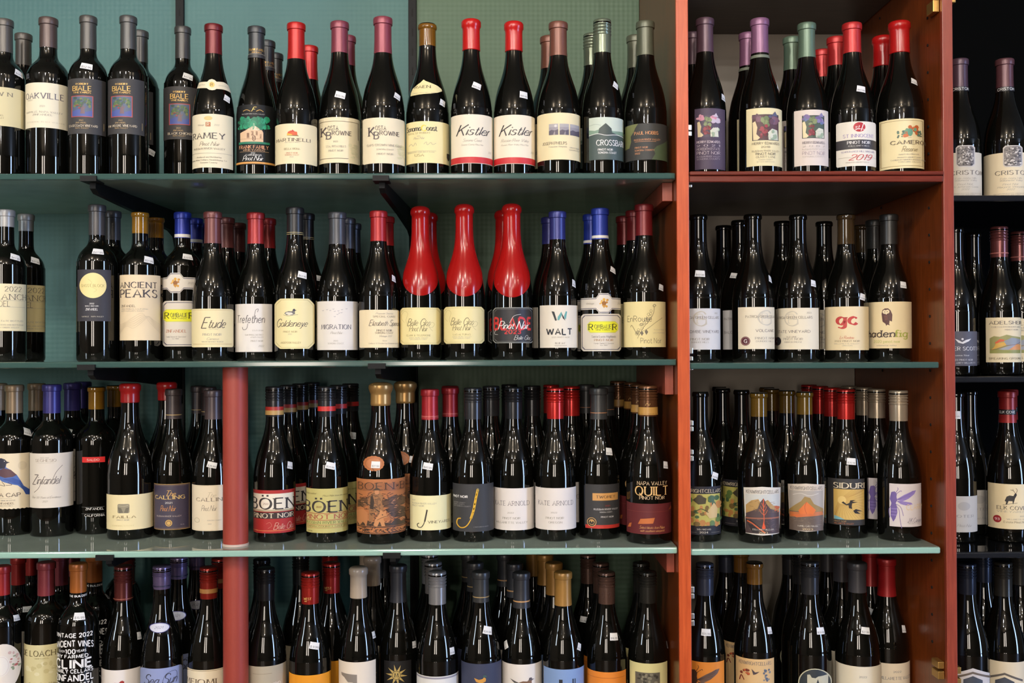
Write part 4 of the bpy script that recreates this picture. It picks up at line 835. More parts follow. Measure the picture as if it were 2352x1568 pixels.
B('L2', 1067, 471, 48, 'b', ('bell', WX), 681, 'middle of three bottles draped in red wax', (BG, octa(1018, 704, 1112, 789, 7), belle(100.5, -2, 'LAS ALTURAS')), None, [])
B('L2', 1176, 470, 48, 'b', ('bell', (158, 20, 18)), 683, 'red wax draped bottle with black label and red letters', ((150, 150, 144), octa(1132, 706, 1225, 788, 6), [('P', octa(1133.5, 707.5, 1223.5, 786.5, 6), (30, 28, 30)), ('P', octa(1135.5, 709.5, 1221.5, 784.5, 6), (112, 112, 108)), ('P', octa(1136.3, 710.3, 1220.7, 783.7, 6), (36, 32, 34)), T('BLADE', 1177, 743, 26, 'bold', (196, 44, 44), 82), T('2023', 1177, 762, 9, 'bold', (196, 44, 44), 36), T('Pinot Noir', 1178, 748, 14, 'script', WHITE, 66), Ln([(1170, 742), (1180, 726), (1196, 722)], .7, WHITE), Ln([(1140, 756), (1136, 766), (1144, 768)], .6, WHITE), T('Belle Glos', 1198, 776, 8, 'script', (200, 196, 188), 36)]), None, [(1157, 1)])
W1, W2 = (30, 34, 38), (96, 158, 156)
B('L2', 1281, 486, 46, 'b', ('foil', (52, 56, 128)), 549, 'dull blue capsule bottle with a geometric letter on white label', ((222, 212, 196), (1240, 701, 1328, 799), [P([(1267, 715), (1273, 716), (1279, 736), (1275, 737)], W1), P([(1281, 728), (1289, 716), (1291, 722), (1284, 736), (1280, 735)], W2), P([(1289, 719), (1294, 727), (1298, 737), (1292, 731)], W1), P([(1295, 726), (1299, 715), (1302, 716), (1299, 734), (1296, 731)], W2), T('WALT', 1284, 762, 13.5, 'bold', (42, 42, 46), 56), T('2021 PINOT NOIR', 1287, 775, 3.2, 'sans', SOFT, 40), T('BLUE JAY', 1286, 788.5, 3.6, 'serif', (112, 104, 100), 22), T('ANDERSON VALLEY', 1287, 794, 2.2, 'serif', SOFT, 28)]), (1318, 650, 16, '$64.99', 15, 17), [(1262, 1)])
B('L2', 1379, 479, 47, 'b', ('foil', (40, 62, 168)), 549, 'blue capsule bottle with yellow panel label near the orange divider', ((222, 214, 202), octa(1334, 721, 1427, 807, 6), romb(1334, 1427, 721, 807, 1380, 738, 765, 1349, 1419, [T('Santa Lucia Highlands', 1386, 773.5, 4.6, 'serif', (110, 104, 98), 54), T('PINOT NOIR', 1386, 781.5, 4.8, 'serif', (160, 120, 76), 42), T('Family Owned & Operated', 1386, 789, 2.8, 'ital', (110, 104, 100), 44), T('Est 1980', 1386, 793.5, 2.4, 'ital', (110, 104, 100), 16)])), (1408, 619, 24, '$67.99', 17, 14), [(1358, 1)], neck=bandlab(1387, 697, (53, 38), 1387, 'Vintage', '2021'), extra=[('band', 537, 543.5, (214, 210, 206))])
ER = (230, 214, 158)
er = [Ln([(1449, 752), (1452, 748), (1466, 770), (1478, 752), (1490, 738), (1500, 720), (1502, 704)], .9, (92, 82, 64)), Ln([(1464, 778), (1472, 764), (1486, 756), (1504, 742), (1520, 730)], .7, (92, 82, 64))]
rg = random.Random(9)
for i in range(26):
    a = rg.uniform(0, 1); x, y = 1462+a*45, 768-a*66+rg.uniform(-8, 8); er.append(Ln([(x-3, y), (x, y-3), (x+3, y), (x, y+3), (x-3, y)], .55, (104, 94, 74)))
er += [P([(1470, 765), (1474, 760), (1478, 766), (1474, 772)], (110, 100, 84)), P([(1480, 762), (1484, 757), (1488, 763), (1484, 770)], (110, 100, 84)), T('EnRoute', 1469, 732.5, 13, 'light', (72, 62, 54), 54), T('RUSSIAN RIVER', 1512, 758, 2.6, 'light', SOFT, 22), T('LES POMMIERS', 1512, 765, 3, 'light', SOFT, 25), T('Pinot Noir', 1494, 783, 12, 'light', (80, 70, 58), 46)]
B('L2', 1480, 470, 49, 'b', ('foil', (128, 32, 36)), 540, 'dark red capsule bottle with sketched vine on yellow-cream label', (ER, (1432, 693, 1528, 798), er), (1518, 660, 14, '$59.99', 16, 14), [(1457, 1), (1434, 2)])
# ------------------------------------------------------------------ column shelf
LC = (226, 208, 176)
jay = [P([(-6, 1062), (-2, 1052), (6, 1047), (14, 1050), (18, 1055), (24, 1056.5), (17, 1060), (16, 1068), (26, 1074), (38, 1086), (46, 1100), (52, 1112), (62, 1122), (70, 1128), (70, 1132), (60, 1132), (48, 1118), (40, 1110), (24, 1106), (8, 1100), (-4, 1086)], (76, 104, 168)),
       P([(4, 1074), (12, 1070), (26, 1074), (38, 1086), (30, 1090), (14, 1092), (4, 1088)], (92, 62, 68)), P([(-6, 1062), (-2, 1052), (6, 1047), (14, 1050), (18, 1055), (24, 1056.5), (17, 1060), (14, 1070), (2, 1072), (-5, 1068)], (46, 44, 60)), P([(10, 1095), (30, 1092), (46, 1100), (50, 1110), (34, 1106)], (58, 84, 150)), P([(44, 1108), (52, 1112), (66, 1124), (72, 1130), (66, 1134), (56, 1132)], (54, 78, 140)), Cc(13, 1054, .9, WHITE), Ln([(20, 1102), (28, 1108), (16, 1109)], 1, (72, 60, 56)), Ln([(8, 1101), (14, 1110), (4, 1108)], 1, (72, 60, 56))]
torn = [(-12, 1037), (75, 1037)]+[(75-i*4.35, 1160+8*math.sin(i*.35)+(1.6 if i % 2 else 0)) for i in range(21)]
torn = [(-12, 1037), (75, 1037)]+[(75-i*4.35, 1162+(1.6 if i % 2 else 0)) for i in range(21)]
B('L3', 33, 883, 46, 'x', ('foil', (170, 142, 108)), 949, 'tan capsule bottle with a blue jay on its torn-edged label', (LC, torn, jay+[T('LAVA CAP', 14, 1131, 8, 'slab', (106, 90, 78), 62), Rc(4, 1138.5, 28, 1139, SOFT), T('RED WINE RESERVE', 17, 1143.5, 2.6, 'serif', SOFT, 36), T('ZINFANDEL', 16, 1150, 4, 'serif', (120, 104, 88), 34), T('SIERRA FOOTHILLS', 16, 1155.5, 2.4, 'serif', SOFT, 28), Cc(49, 1065, 9, (214, 196, 164), 10)]), (60, 990, 20, '$26.99', 18, 17), [(84, 1), (-4, 1, None, .02, 'black-necked bottle behind the jay label, cut off by the left edge')], base=1231)
B('L3', 119, 882, 47, 'x', ('foil', (74, 66, 146)), 949, 'violet capsule bottle with tall flowing script on white label', ((218, 206, 190), (74, 1037, 164, 1161), [T('SINCE 1895', 104, 1047, 2.2, 'serif', SOFT, 18), T('SEGHESIO', 107, 1053, 6, 'serif', (160, 146, 128), 42), Rc(88, 1058.6, 124, 1059, SOFT), T('Zinfandel', 107, 1098, 17, 'script', (104, 94, 88), 54), Ln([(83, 1126), (92, 1116), (98, 1102), (102, 1094)], .9, (104, 94, 88)), Ln([(120, 1098), (128, 1080), (141, 1065)], .9, (104, 94, 88)), T('Over 120 Years of Excellence', 108, 1137, 4, 'script', SOFT, 58), T('2021', 105, 1146, 3.8, 'ital', SOFT)]), None, [(160, 1, (155, 988, 16, '$26.99', 16, 13)), (190, 2)], base=1234)
B('L3', 213, 886, 45, 'x', ('bare', (140, 98, 20), 1), 940, 'amber-necked black bottle with small red tape-like label', ((206, 40, 38), (183, 1045.5, 231, 1058), [T('SALDO', 206, 1052, 4.4, 'sans', (236, 220, 210), 26)]), None, [(254, 1)], base=1232, extra=[T('ZINFANDEL', 209, 1163.5, 5, 'sans', WHITE, 38), T('CALIFORNIA', 209, 1178.5, 5, 'sans', WHITE, 42), Rc(182, 1159.2, 230, 1159.7, (120, 120, 120)), Rc(182, 1174.2, 230, 1174.7, (120, 120, 120))])
B('L3', 299, 880, 51, 'b', ('wax', (204, 34, 32)), 925, 'short red wax capped bottle with wide yellowish-cream label', ((230, 212, 164), (249, 1132, 350, 1212), [('P', rnd(272.5, 1152.5, 297.5, 1173.5, 3), (146, 136, 112)), P([(273, 1160), (280, 1162), (284, 1172), (276, 1173)], (110, 102, 84)), P([(297, 1160), (290, 1162), (286, 1172), (294, 1173)], (110, 102, 84)), Ln([(274, 1156), (285, 1158), (296, 1155)], .8, (190, 178, 146)), T('FAILLA', 287, 1182, 5.5, 'serif', (130, 110, 74), 47), T('PINOT NOIR', 284, 1189, 2.8, 'serif', SOFT, 26), T('SONOMA COAST', 284, 1202, 2.4, 'serif', (206, 188, 140), 46)]), None, [(347, 1, (354, 1008, 6, '$26.99', 20, 14))], base=1241)
PU = (64, 56, 74)
B('L3', 395, 893, 43, 'b', ('foil', (86, 74, 74)), 962, 'bottle with dark purple gold-framed label left of red column', ((190, 150, 90), (350, 1108, 430, 1212), [Rc(351, 1109.2, 429, 1210.8, PU), *frame(352.6, 1111, 427.4, 1209, .6, (150, 120, 80)), T('The', 386, 1130, 10, 'script', (214, 170, 96), 22), T('CALLING', 387, 1138, 8.2, 'serif', (224, 190, 116), 62), T('2021', 384, 1150.5, 4, 'sans', WHITE, 15), T('Pinot Noir', 382, 1164, 10, 'script', (204, 142, 82), 32), T('RUSSIAN RIVER VALLEY', 385, 1181, 3.4, 'sans', (196, 180, 170), 52), Cc(384, 1196.5, 7.5, (206, 164, 92)), Cc(384, 1196.5, 5.6, (110, 84, 60)), Cc(384, 1196.5, 4.2, (206, 164, 92)), T('750 ML', 413, 1201, 2, 'sans', (170, 160, 160), 9)]), None, [(429, 1, (430, 1052, 24, '$34.99', 14, 16)), (456, 2)], base=1239, extra=[('band', 951, 953, (186, 156, 104))])
B('L3', 490, 895, 47, 'b', ('foil', (88, 72, 70)), 963, 'cream label bottle partly hidden by the left of red column', ((228, 212, 184), (443, 1111, 534, 1215), [('P', rnd(445, 1113, 532, 1213, 2), (206, 188, 158)), ('P', rnd(445.6, 1113.6, 531.4, 1212.4, 2), (228, 212, 184)), T('The', 484, 1134, 9, 'script', (196, 180, 152), 20), T('CALLING', 487, 1143.5, 8, 'serif', (130, 116, 98), 66), T('Pinot Noir', 480, 1164, 10, 'script', (130, 118, 104), 32), Cc(455, 1191, 6, (200, 184, 156)), Cc(455, 1191, 4.4, (222, 208, 180)), T('MONTEREY COUNTY', 492, 1191, 2.4, 'serif', SOFT, 30), T('2021', 482, 1199, 2.4, 'serif', SOFT)]), (487, 1065, 14, '$26.99', 21, 13), base=1240)
BO = (52, 44, 42)
B('L3', 631, 887, 48, 'b', ('screw', (58, 56, 58)), 957, 'bottle with red-and-white label right of the red column', ((166, 44, 42), (583, 1123, 677, 1221), [Rc(584.5, 1131, 673, 1168, (226, 214, 194)), T('B\u00d6EN', 628, 1153.5, 24.5, 'serif', BO, 91), T('2022', 611.5, 1154, 4, 'serif', (120, 60, 50), 11), Rc(584, 1167, 673, 1171.5, (176, 160, 130)), Rc(584, 1173.5, 673, 1188, (52, 38, 36)), T('PINOT NOIR', 629, 1181, 10, 'serif', (214, 196, 168), 86), T('Belle Glos', 650, 1206, 12, 'script', (206, 150, 130), 44), Ln([(612, 1200), (620, 1196), (624, 1204), (616, 1210)], .6, (200, 130, 110)), Rc(584, 1214.5, 674, 1216, (206, 120, 70))]), (665, 1069, 14, '$22.99', 17, 16), [(662, 1), (690, 2), (717, 3)], base=1247, extra=[('band', 934, 942.5, (160, 44, 36)), ('band', 942.5, 953, (178, 142, 84))])
OL = (190, 178, 110)
B('L3', 751, 887, 48, 'b', ('screw', (58, 56, 58)), 957, 'olive-yellow label bottle with large dark lettering and red capsule ring', (OL, (705, 1120, 799, 1221), [T('Hand crafted', 716, 1131, 3.4, 'script', (110, 100, 60), 20), T('Pinot Noir from the vineyards', 769, 1136, 3, 'script', (110, 100, 60), 56), T('B\u00d6EN', 750, 1161, 25, 'serif', BO, 92), T('2022', 733, 1161.5, 4, 'serif', (120, 60, 50), 11), Rc(706, 1175.6, 798, 1176.8, (166, 60, 50)), T('PINOT NOIR', 752, 1184, 10, 'serif', (166, 80, 62), 92), Rc(706, 1191, 798, 1192.2, (166, 60, 50)), T('RUSSIAN RIVER VALLEY', 752, 1197, 6, 'serif', (110, 124, 66), 92), Rc(706, 1202, 798, 1202.8, (166, 90, 60)), T('SONOMA COUNTY CALIFORNIA', 752, 1206, 3.4, 'serif', (130, 110, 60), 90), Rc(706, 1209.4, 798, 1210, (166, 90, 60)), T('750 ML', 714, 1217, 2.4, 'serif', (120, 110, 60), 10)]), (759, 1068, 14, '$24.99', 21, 15), [(777, 1, None), (805, 2, (806, 1000, 10, '$24.99', 14, 15))], base=1248, extra=[('band', 933.5, 944.5, (190, 42, 36))])
CO = (176, 110, 66)
hun = [Rc(821, 1109, 931, 1126, (150, 92, 54)), T('BOEN*B', 876, 1115, 16, 'thin', (64, 44, 30), 102)]
hun += [P([(822, 1150), (846, 1140), (880, 1146), (906, 1136), (930, 1146), (930, 1160), (890, 1164), (850, 1158), (822, 1166)], (96, 66, 42)), P([(884, 1168), (906, 1158), (930, 1170), (930, 1192), (900, 1186)], (84, 58, 38)), P([(822, 1198), (850, 1194), (900, 1200), (930, 1196), (930, 1206), (822, 1206)], (74, 52, 34))]
hun += hatch(823, 1132, 929, 1206, 210, (50, 34, 24), 1.1, 4, 4)+hatch(823, 1142, 929, 1204, 70, (206, 140, 92), 1.0, 14, 4)+[
  P([(858, 1128), (862, 1121), (870, 1122), (873, 1130), (880, 1140), (876, 1150), (881, 1166), (876, 1190), (868, 1192), (866, 1176), (860, 1174), (856, 1196), (848, 1196), (848, 1170), (845, 1150), (850, 1136)], (150, 102, 62)), *hatch(848, 1132, 874, 1188, 40, (54, 38, 26), 1, 21, 5), P([(852, 1140), (856, 1134), (860, 1150), (858, 1168), (850, 1166)], (58, 42, 30)), Cc(866, 1128, 5, (190, 128, 84), 6), P([(856, 1124), (866, 1117), (876, 1124)], (70, 50, 34)), Ln([(838, 1152), (856, 1162), (876, 1176)], 1.6, (50, 36, 26)), Ln([(870, 1140), (866, 1154), (872, 1164)], 3, (120, 82, 52)),
  P([(820, 1174), (836, 1168), (846, 1176), (846, 1190), (842, 1208), (836, 1196), (828, 1206), (821, 1196)], (184, 120, 74)), P([(858, 1204), (862, 1190), (870, 1180), (874, 1168), (880, 1174), (886, 1170), (886, 1180), (890, 1186), (880, 1188), (884, 1206), (876, 1206), (872, 1194), (866, 1208)], (194, 132, 82)), Cc(878, 1180, 1.4, BO), Ln([(866, 1192), (878, 1186), (888, 1184)], 1, (62, 44, 30)), P([(890, 1206), (908, 1190), (928, 1206)], (70, 52, 34)),
  Rc(821, 1207, 930, 1209, (60, 42, 30)), *hatch(823, 1211, 928, 1220, 46, (60, 42, 30), 1.4, 31, 7), Rc(821, 1221, 930, 1222.4, (60, 42, 30))]
B('L3', 875, 879, 56, 'b', ('dome', (176, 136, 80)), 932, 'gold waxed bottle with engraved copper hunting label', (CO, (820, 1099, 931, 1224), hun), (863, 1066, 2, '$37.99', 20, 15), [(904, 1, (917, 1055, 10, '$37.99', 13, 15))], base=1251, neck=((178, 108, 62), [(859+(24 if i % 2 else 23)*math.cos(i*math.pi/16), 1063.5+(17.5 if i % 2 else 16.6)*math.sin(i*math.pi/16)) for i in range(32)], [Cc(859, 1063.5, 19, (150, 86, 48), 13), Cc(859, 1063.5, 17.8, (184, 114, 66), 12), Ln([(856, 1074), (860, 1080)], 1, (60, 40, 30))]))
JC = (232, 222, 172)
B('L3', 988, 893, 48, 'b', ('foil', (182, 36, 42)), 964, 'red capsule bottle with pale yellow label and a curved J', (JC, (942, 1137, 1037, 1216), [T('2021', 951, 1148, 2.4, 'sans', SOFT, 7), T('RUSSIAN RIVER VALLEY', 975, 1155, 3.4, 'sans', SOFT, 54), T('PINOT NOIR', 961, 1160.5, 3.4, 'sans', SOFT, 26), Ln([(981, 1169), (978, 1184), (974, 1200), (968, 1209), (961, 1209), (959, 1203), (963, 1200)], 1.8, (62, 54, 46)), Ln([(981, 1169), (978, 1184), (975.5, 1196)], 3.4, (62, 54, 46)), T('VINEYARDS', 1007, 1197, 5.6, 'serif', (110, 100, 80), 48)]), (983, 1070, 10, '$41.99', 22, 15), [(1014, 1, (1047, 1021, 4, '$41.99', 14, 12)), (1034, 2)], base=1245, extra=[('band', 957, 958.2, (214, 120, 110)), ('band', 960.5, 961.2, (214, 120, 110))])
B('L3', 1087, 890, 48, 'b', ('screw', (66, 66, 68)), 963, 'charcoal label bottle with a large golden curved J', ((58, 57, 58), (1040, 1111, 1133, 1220), [T('PINOT NOIR', 1058, 1140, 5, 'bold', WHITE, 32), T('MONTEREY COUNTY', 1056, 1154, 2.6, 'sans', (150, 146, 144), 26), T('SONOMA COUNTY', 1055, 1158, 2.6, 'sans', (150, 146, 144), 24), T('SANTA BARBARA COUNTY', 1062, 1162, 2.6, 'sans', (150, 146, 144), 38), Ln([(1097, 1121), (1092, 1146), (1087, 1172), (1080, 1194), (1070, 1208), (1058, 1211), (1050, 1203), (1052, 1192), (1059, 1190)], 2.4, (216, 164, 40)), Ln([(1097, 1123), (1092, 1146), (1087, 1172), (1081, 1190)], 5.4, (222, 172, 44)), Ln([(1098, 1121), (1096, 1130)], 3, (120, 130, 100)), T('J VINEYARDS & WINERY', 1104, 1209, 2, 'sans', (150, 146, 144), 34)]), None, [(1101, 1, (1124, 1030, 16, '$22.99', 14, 15))], base=1246)
KA = (222, 212, 204)
def kate(u, pl): return [T('KATE ARNOLD', u-4, 1155.5, 10, 'thin', (100, 94, 96), 78), T('2022', u-8, 1177, 3, 'serif', SOFT, 14), T('PINOT NOIR', u-6, 1189.5, 4.6, 'serif', SOFT, 40), T(pl, u-5, 1199.5, 4.2, 'serif', SOFT, 6*len(pl)*.62+8)]
B('L3', 1181, 890, 48, 'b', ('screw', (48, 48, 50)), 962, 'white label bottle with shiny black screw cap', (KA, (1134, 1121, 1229, 1217), kate(1181, 'WILLAMETTE VALLEY')), None, [(1196, 1, (1225, 1000, 8, '$19.99', 13, 14)), (1170, 2, None, -.0005)], base=1247)
B('L3', 1276, 890, 47, 'b', ('screw', (200, 40, 34)), 962, 'white label bottle with red screw cap', (KA, (1229, 1121, 1324, 1217), kate(1280, 'OREGON')), None, [(1283, 1, None), (1262, 2)], base=1244)
TW = (56, 54, 54)
B('L3', 1376, 890, 48, 'b', ('foil', (72, 72, 72)), 963, 'charcoal label bottle with copper nameplate and red bottom stripe', (TW, (1344, 1113, 1422, 1214), [Rc(1361, 1133, 1418, 1150, (206, 150, 84)), T('TWOMEY', 1390, 1141.5, 6, 'serif', (64, 46, 34), 42), T('2021', 1395, 1162, 2.8, 'sans', (170, 60, 50), 11), T('RUSSIAN RIVER VALLEY', 1391, 1170, 3.6, 'slab', (206, 200, 196), 54), T('SONOMA COUNTY', 1391, 1176.5, 2.8, 'slab', (190, 184, 180), 28), T('PINOT NOIR', 1394, 1187.5, 3.2, 'slab', (206, 200, 196), 28), Rc(1345, 1206, 1421, 1214, (186, 50, 40)), Cc(1359, 1199.5, 10.5, (206, 160, 96)), Cc(1359, 1199.5, 9.2, (40, 36, 34)), Cc(1359, 1199.5, 6.6, (190, 146, 86)), P([(1353, 1202), (1356, 1196), (1359, 1201), (1362, 1196), (1365, 1202), (1359, 1205)], (40, 36, 34))]), (1399, 1039, 8, '$47.99', 17, 16), [(1345, 1), (1332, 2)], base=1240, extra=[('band', 950, 951.4, (190, 130, 90))])
B('L3', 1492, 885, 52, 'b', ('screw', (122, 80, 50)), 956, 'copper and gold screw-capped bottle with maroon label, beside orange divider', ((98, 36, 38), [(1442, 1156), (1452, 1158), (1546, 1158), (1546, 1228), (1442, 1228)], [T('Select blocks from Napa', 1499, 1212.5, 5, 'script', (206, 150, 90), 56), T('with southern vineyards', 1500, 1220, 4.6, 'script', (206, 150, 90), 54), P([(1468, 1205), (1474, 1193), (1506, 1190), (1502, 1203)], (190, 104, 48)), P([(1445, 1216), (1449, 1206), (1454, 1204), (1452, 1214)], (190, 104, 48)), P([(1536, 1174), (1542, 1164), (1545, 1174)], (150, 70, 40)), Rc(1444, 1176, 1540, 1176.6, (130, 60, 50))]), (1531, 1071, 10, '$39.99', 16, 16), [(1470, 1), (1456, 2), (1436, 3), (1425, 4)], base=1251, extra=[('band', 938, 956, (186, 140, 70)), Ln([(1486, 934), (1490, 928), (1494, 934), (1497, 929)], .8, (216, 176, 110))],
  neck=(None, (0, 0, 0, 0), [T('NAPA VALLEY', 1500, 1111, 8, 'serif', (206, 176, 138), 66), T('QUILT', 1499, 1128.5, 20, 'serif', (222, 178, 116), 72), T('PINOT NOIR', 1500, 1144.5, 7, 'serif', (206, 176, 138), 56)]))
# ------------------------------------------------------------------ lowest long shelf
B('L4', 6, 1298, 40, 'x', ('foil', (184, 40, 38)), 1368, 'red capsule bottle with round floral label at bottom left corner', ((226, 214, 200), [(6+38*math.cos(i*math.pi/14), 1524+54*math.sin(i*math.pi/14)) for i in range(28)], blobs(18, 1490, 40, 1530, 18, 4, [(176, 96, 96), (140, 150, 120), (206, 170, 160)], 6)+[Cc(2, 1520, 18, (230, 222, 212), 24), Cc(2, 1520, 16, (214, 196, 186), 22), Cc(2, 1520, 15, (230, 222, 212), 21)]), (35, 1418, 6, '$14.99', 20, 13), [(42, 1, (58, 1395, 6, '$14.99', 22, 12)), (72, 2)])
B('L4', 90, 1297, 47, 'x', ('foil', (156, 60, 66)), 1369, 'rose capsule bottle with olive-cream landscape label', ((206, 194, 146), (42, 1472, 136, 1640), blobs(50, 1512, 112, 1540, 14, 7, [(192, 178, 128), (214, 204, 164)], 6)+[T('DE LOACH', 74, 1491, 12.5, 'serif', (104, 90, 56), 70), T('VINEYARDS', 80, 1502.5, 2.6, 'serif', (160, 146, 100), 28), T('Russian River Valley', 82, 1561, 5, 'script', (120, 104, 66), 58)]), None, [(139, 1), (166, 2)])
cl = [T('VINTAGE 2022', 167, 1451, 9, 'bold', WHITE, 84), T('ANCIENT VINES', 166, 1469, 13, 'bold', WHITE, 90, 7), T('OVER', 146, 1487, 4.5, 'sans', WHITE, 12), T('100', 163.5, 1487, 9.5, 'bold', WHITE, 20), T('YEARS', 186, 1486.5, 5, 'bold', WHITE, 20), T('DRY FARMED', 167, 1498.5, 7, 'bold', WHITE, 66), T('CLINE', 171, 1515.5, 19, 'bold', WHITE, 72), T('FAMILY CELLARS', 166, 1532, 8, 'bold', WHITE, 88), T('ZINFANDEL', 167, 1547.5, 14, 'bold', WHITE, 88), T('CONTRA COSTA', 166, 1564, 9, 'bold', WHITE, 88), T('COUNTY', 172, 1580, 9, 'bold', WHITE, 60)]
B('L4', 180, 1292, 45, 'x', ('foil', (190, 106, 40)), 1362, 'orange capsule bottle covered in white block lettering', None, (182, 1410, 3, '$15.99', 23, 15), [(217, 1, (246, 1374, 12, '$15.99', 17, 11)), (272, 2)], extra=[], neck=(None, (0, 0, 0, 0), cl+[T('THE BUILDERS', 184, 1368, 4, 'bold', WHITE, 44)]))
B('L4', 270, 1306, 48, 'b', ('screw', (116, 52, 46)), 1380, 'bronze-red screw-capped bottle with tiny red bird on white label', ((224, 214, 206), (222, 1530, 318, 1630), [P([(250, 1558), (260, 1559), (264, 1555), (268, 1554), (272, 1557), (270, 1563), (262, 1562)], (156, 44, 40)), T('PINOT NOIR', 270, 1578, 5, 'serif', GREY, 40)]), (304, 1462, 8, '$13.99', 15, 16), [(310, 1, None), (338, 2)], extra=[('band', 1375, 1376.4, (160, 90, 70))])
SS = (140, 150, 190)
B('L4', 372, 1298, 47, 'b', ('screw', (130, 112, 150)), 1354, 'lavender screw-capped bottle with blue rounded label and oval medallion', (SS, rnd(325, 1527, 416, 1640, 9), [T('Sea Sun', 368, 1554, 18, 'script', (52, 52, 66), 68), Ln([(372, 1562), (380, 1542), (400, 1536), (404, 1550), (394, 1560), (380, 1562)], .8, (52, 52, 66)), T('PINOT NOIR', 370, 1582, 5, 'serif', (60, 60, 80), 40)]), None, [(411, 1), (452, 2)], neck=((52, 50, 110), [(367+22*math.cos(i*math.pi/14), 1438.5+11*math.sin(i*math.pi/14)) for i in range(28)], [Cc(367, 1438.5, 20.4, (200, 200, 212), 9.6, 28), T('2021', 365, 1438, 5, 'ital', (110, 110, 130), 18)]), extra=[('band', 1346, 1348.4, (40, 36, 60))])
B('L4', 480, 1301, 47, 'b', ('screw', (160, 44, 32)), 1376, 'red screw-capped bottle with brown lettering left of red column', ((222, 206, 174), octa(429, 1531, 527, 1640, 5), [('P', octa(431, 1533, 525, 1638, 5), (140, 120, 84)), ('P', octa(432, 1534, 524, 1637, 5), (224, 208, 178)), T('MEIOMI', 464, 1558, 11.5, 'serif', (110, 92, 72), 62)]), None, [(499, 1)], extra=[('band', 1354, 1364, (150, 104, 54))])
B('L4', 611, 1303, 47, 'b', ('screw', (34, 34, 36)), 1380, 'black screw-capped bottle with beige label right of red column', ((172, 160, 138), (572, 1524, 660, 1640), [Rc(582, 1540.5, 624, 1541.3, (130, 118, 98)), T('PINOT NOIR', 610, 1570, 10, 'script', (226, 218, 204), 60)]), None, [(598, 1), (655, 1, None, .03, 'second-row bottle with high beige label between black and red screw caps')])
B('L4', 713, 1313, 48, 'b', ('screw', (182, 44, 34)), 1388, 'bright red screw-capped bottle with orange label', ((226, 146, 30), (664, 1545, 759, 1640), [Cc(705, 1572, 9, (176, 104, 20))]), (722, 1480, 14, '$ 9.99', 22, 15), [(721, 1, (759, 1428, 4, '$ 9.99', 14, 12)), (734, 2)], extra=[T('WEST', 707, 1377.5, 5, 'serif', (220, 176, 96), 17), T('SIDE', 703, 1383, 2.4, 'serif', (220, 176, 96), 6)])
B('L4', 824, 1301, 46, 'b', ('wax', (190, 172, 150)), 1375, 'ivory waxed bottle with grey torn patch on white label', ((224, 210, 192), (779, 1516, 862, 1640), [P([(785, 1542), (820, 1544), (820, 1566), (810, 1562), (800, 1562), (792, 1552), (786, 1548)], (132, 122, 112))]), (858, 1463, 4, '$18.99', 15, 15), [(814, 1), (822, 2)])
sun = [P([(906+(25 if i % 2 == 0 else 9.5)*math.cos(i*math.pi/10+.1), 1546+(25 if i % 2 == 0 else 9.5)*math.sin(i*math.pi/10+.1)) for i in range(20)], (178, 150, 84)), Cc(906, 1546, 10, (44, 38, 28)), Cc(906, 1546, 9, (178, 150, 84)), T('M', 906, 1546, 9, 'serif', (50, 42, 30))]
B('L4', 911, 1306, 47, 'b', ('foil', (58, 58, 62)), 1384, 'charcoal capsule black bottle with golden sun emblem', ((24, 22, 22), (878, 1514, 940, 1640), sun), (947, 1483, 4, '$21.99', 14, 15), [(918, 2)])
B('L4', 1005, 1311, 48, 'b', ('screw', (168, 166, 166)), 1389, 'front silver screw-capped bottle with white label', ((220, 216, 212), (957, 1550, 1053, 1640), [Rc(957, 1552, 1053, 1556, (150, 146, 156)), T('PINOT NOIR', 1005, 1580, 8, 'serif', GREY, 60)]), (1038, 1497, 2, '$13.99', 15, 16), [(985, 1), (987, 2)])
B('L4', 1105, 1311, 47, 'b', ('foil', (66, 66, 66)), 1384, 'charcoal capsule bottle with golden duck decoy on navy label', ((58, 62, 84), (1060, 1522, 1151, 1640), [P([(1089, 1554), (1100, 1558), (1108, 1556), (1112, 1552), (1116, 1556), (1115, 1562), (1106, 1566), (1094, 1563)], (206, 146, 62)), P([(1109, 1553), (1110, 1548), (1115, 1548), (1118, 1551), (1113, 1553)], (60, 92, 84)), T('DECOY', 1105, 1588, 12, 'serif', (200, 190, 170), 60)]), (1120, 1450, 16, '$26.99', 21, 17), [(1081, 1), (1068, 2)], extra=[('band', 1376, 1378.4, (150, 126, 84))])
B('L4', 1199, 1318, 47, 'b', ('foil', (62, 62, 66)), 1397, 'charcoal capsule bottle with brown duck on white label', ((224, 214, 204), (1153, 1524, 1246, 1640), duck(1207, 1566, 1.4, (124, 92, 70), (84, 76, 80))+[P([(1172, 1557), (1186, 1563), (1194, 1566), (1182, 1566)], (70, 64, 60))]), (1163, 1485, 55, '$19.99', 18, 14), [(1172, 1, None), (1150, 2, None, .01)], extra=[('band', 1386, 1389, (186, 140, 90))])
B('L4', 1294, 1312, 48, 'b', ('foil', (186, 136, 66)), 1392, 'front gold capsule bottle with pale blue label', ((126, 152, 196), (1249, 1536, 1342, 1640), [Rc(1284, 1559, 1292, 1600, (34, 36, 44)), Rc(1314, 1558, 1317, 1600, (34, 36, 44)), Rc(1319, 1558, 1321, 1600, (34, 36, 44))]), (1330, 1490, 30, '$12.99', 13, 16), [(1269, 1), (1252, 2), (1225, 3)])
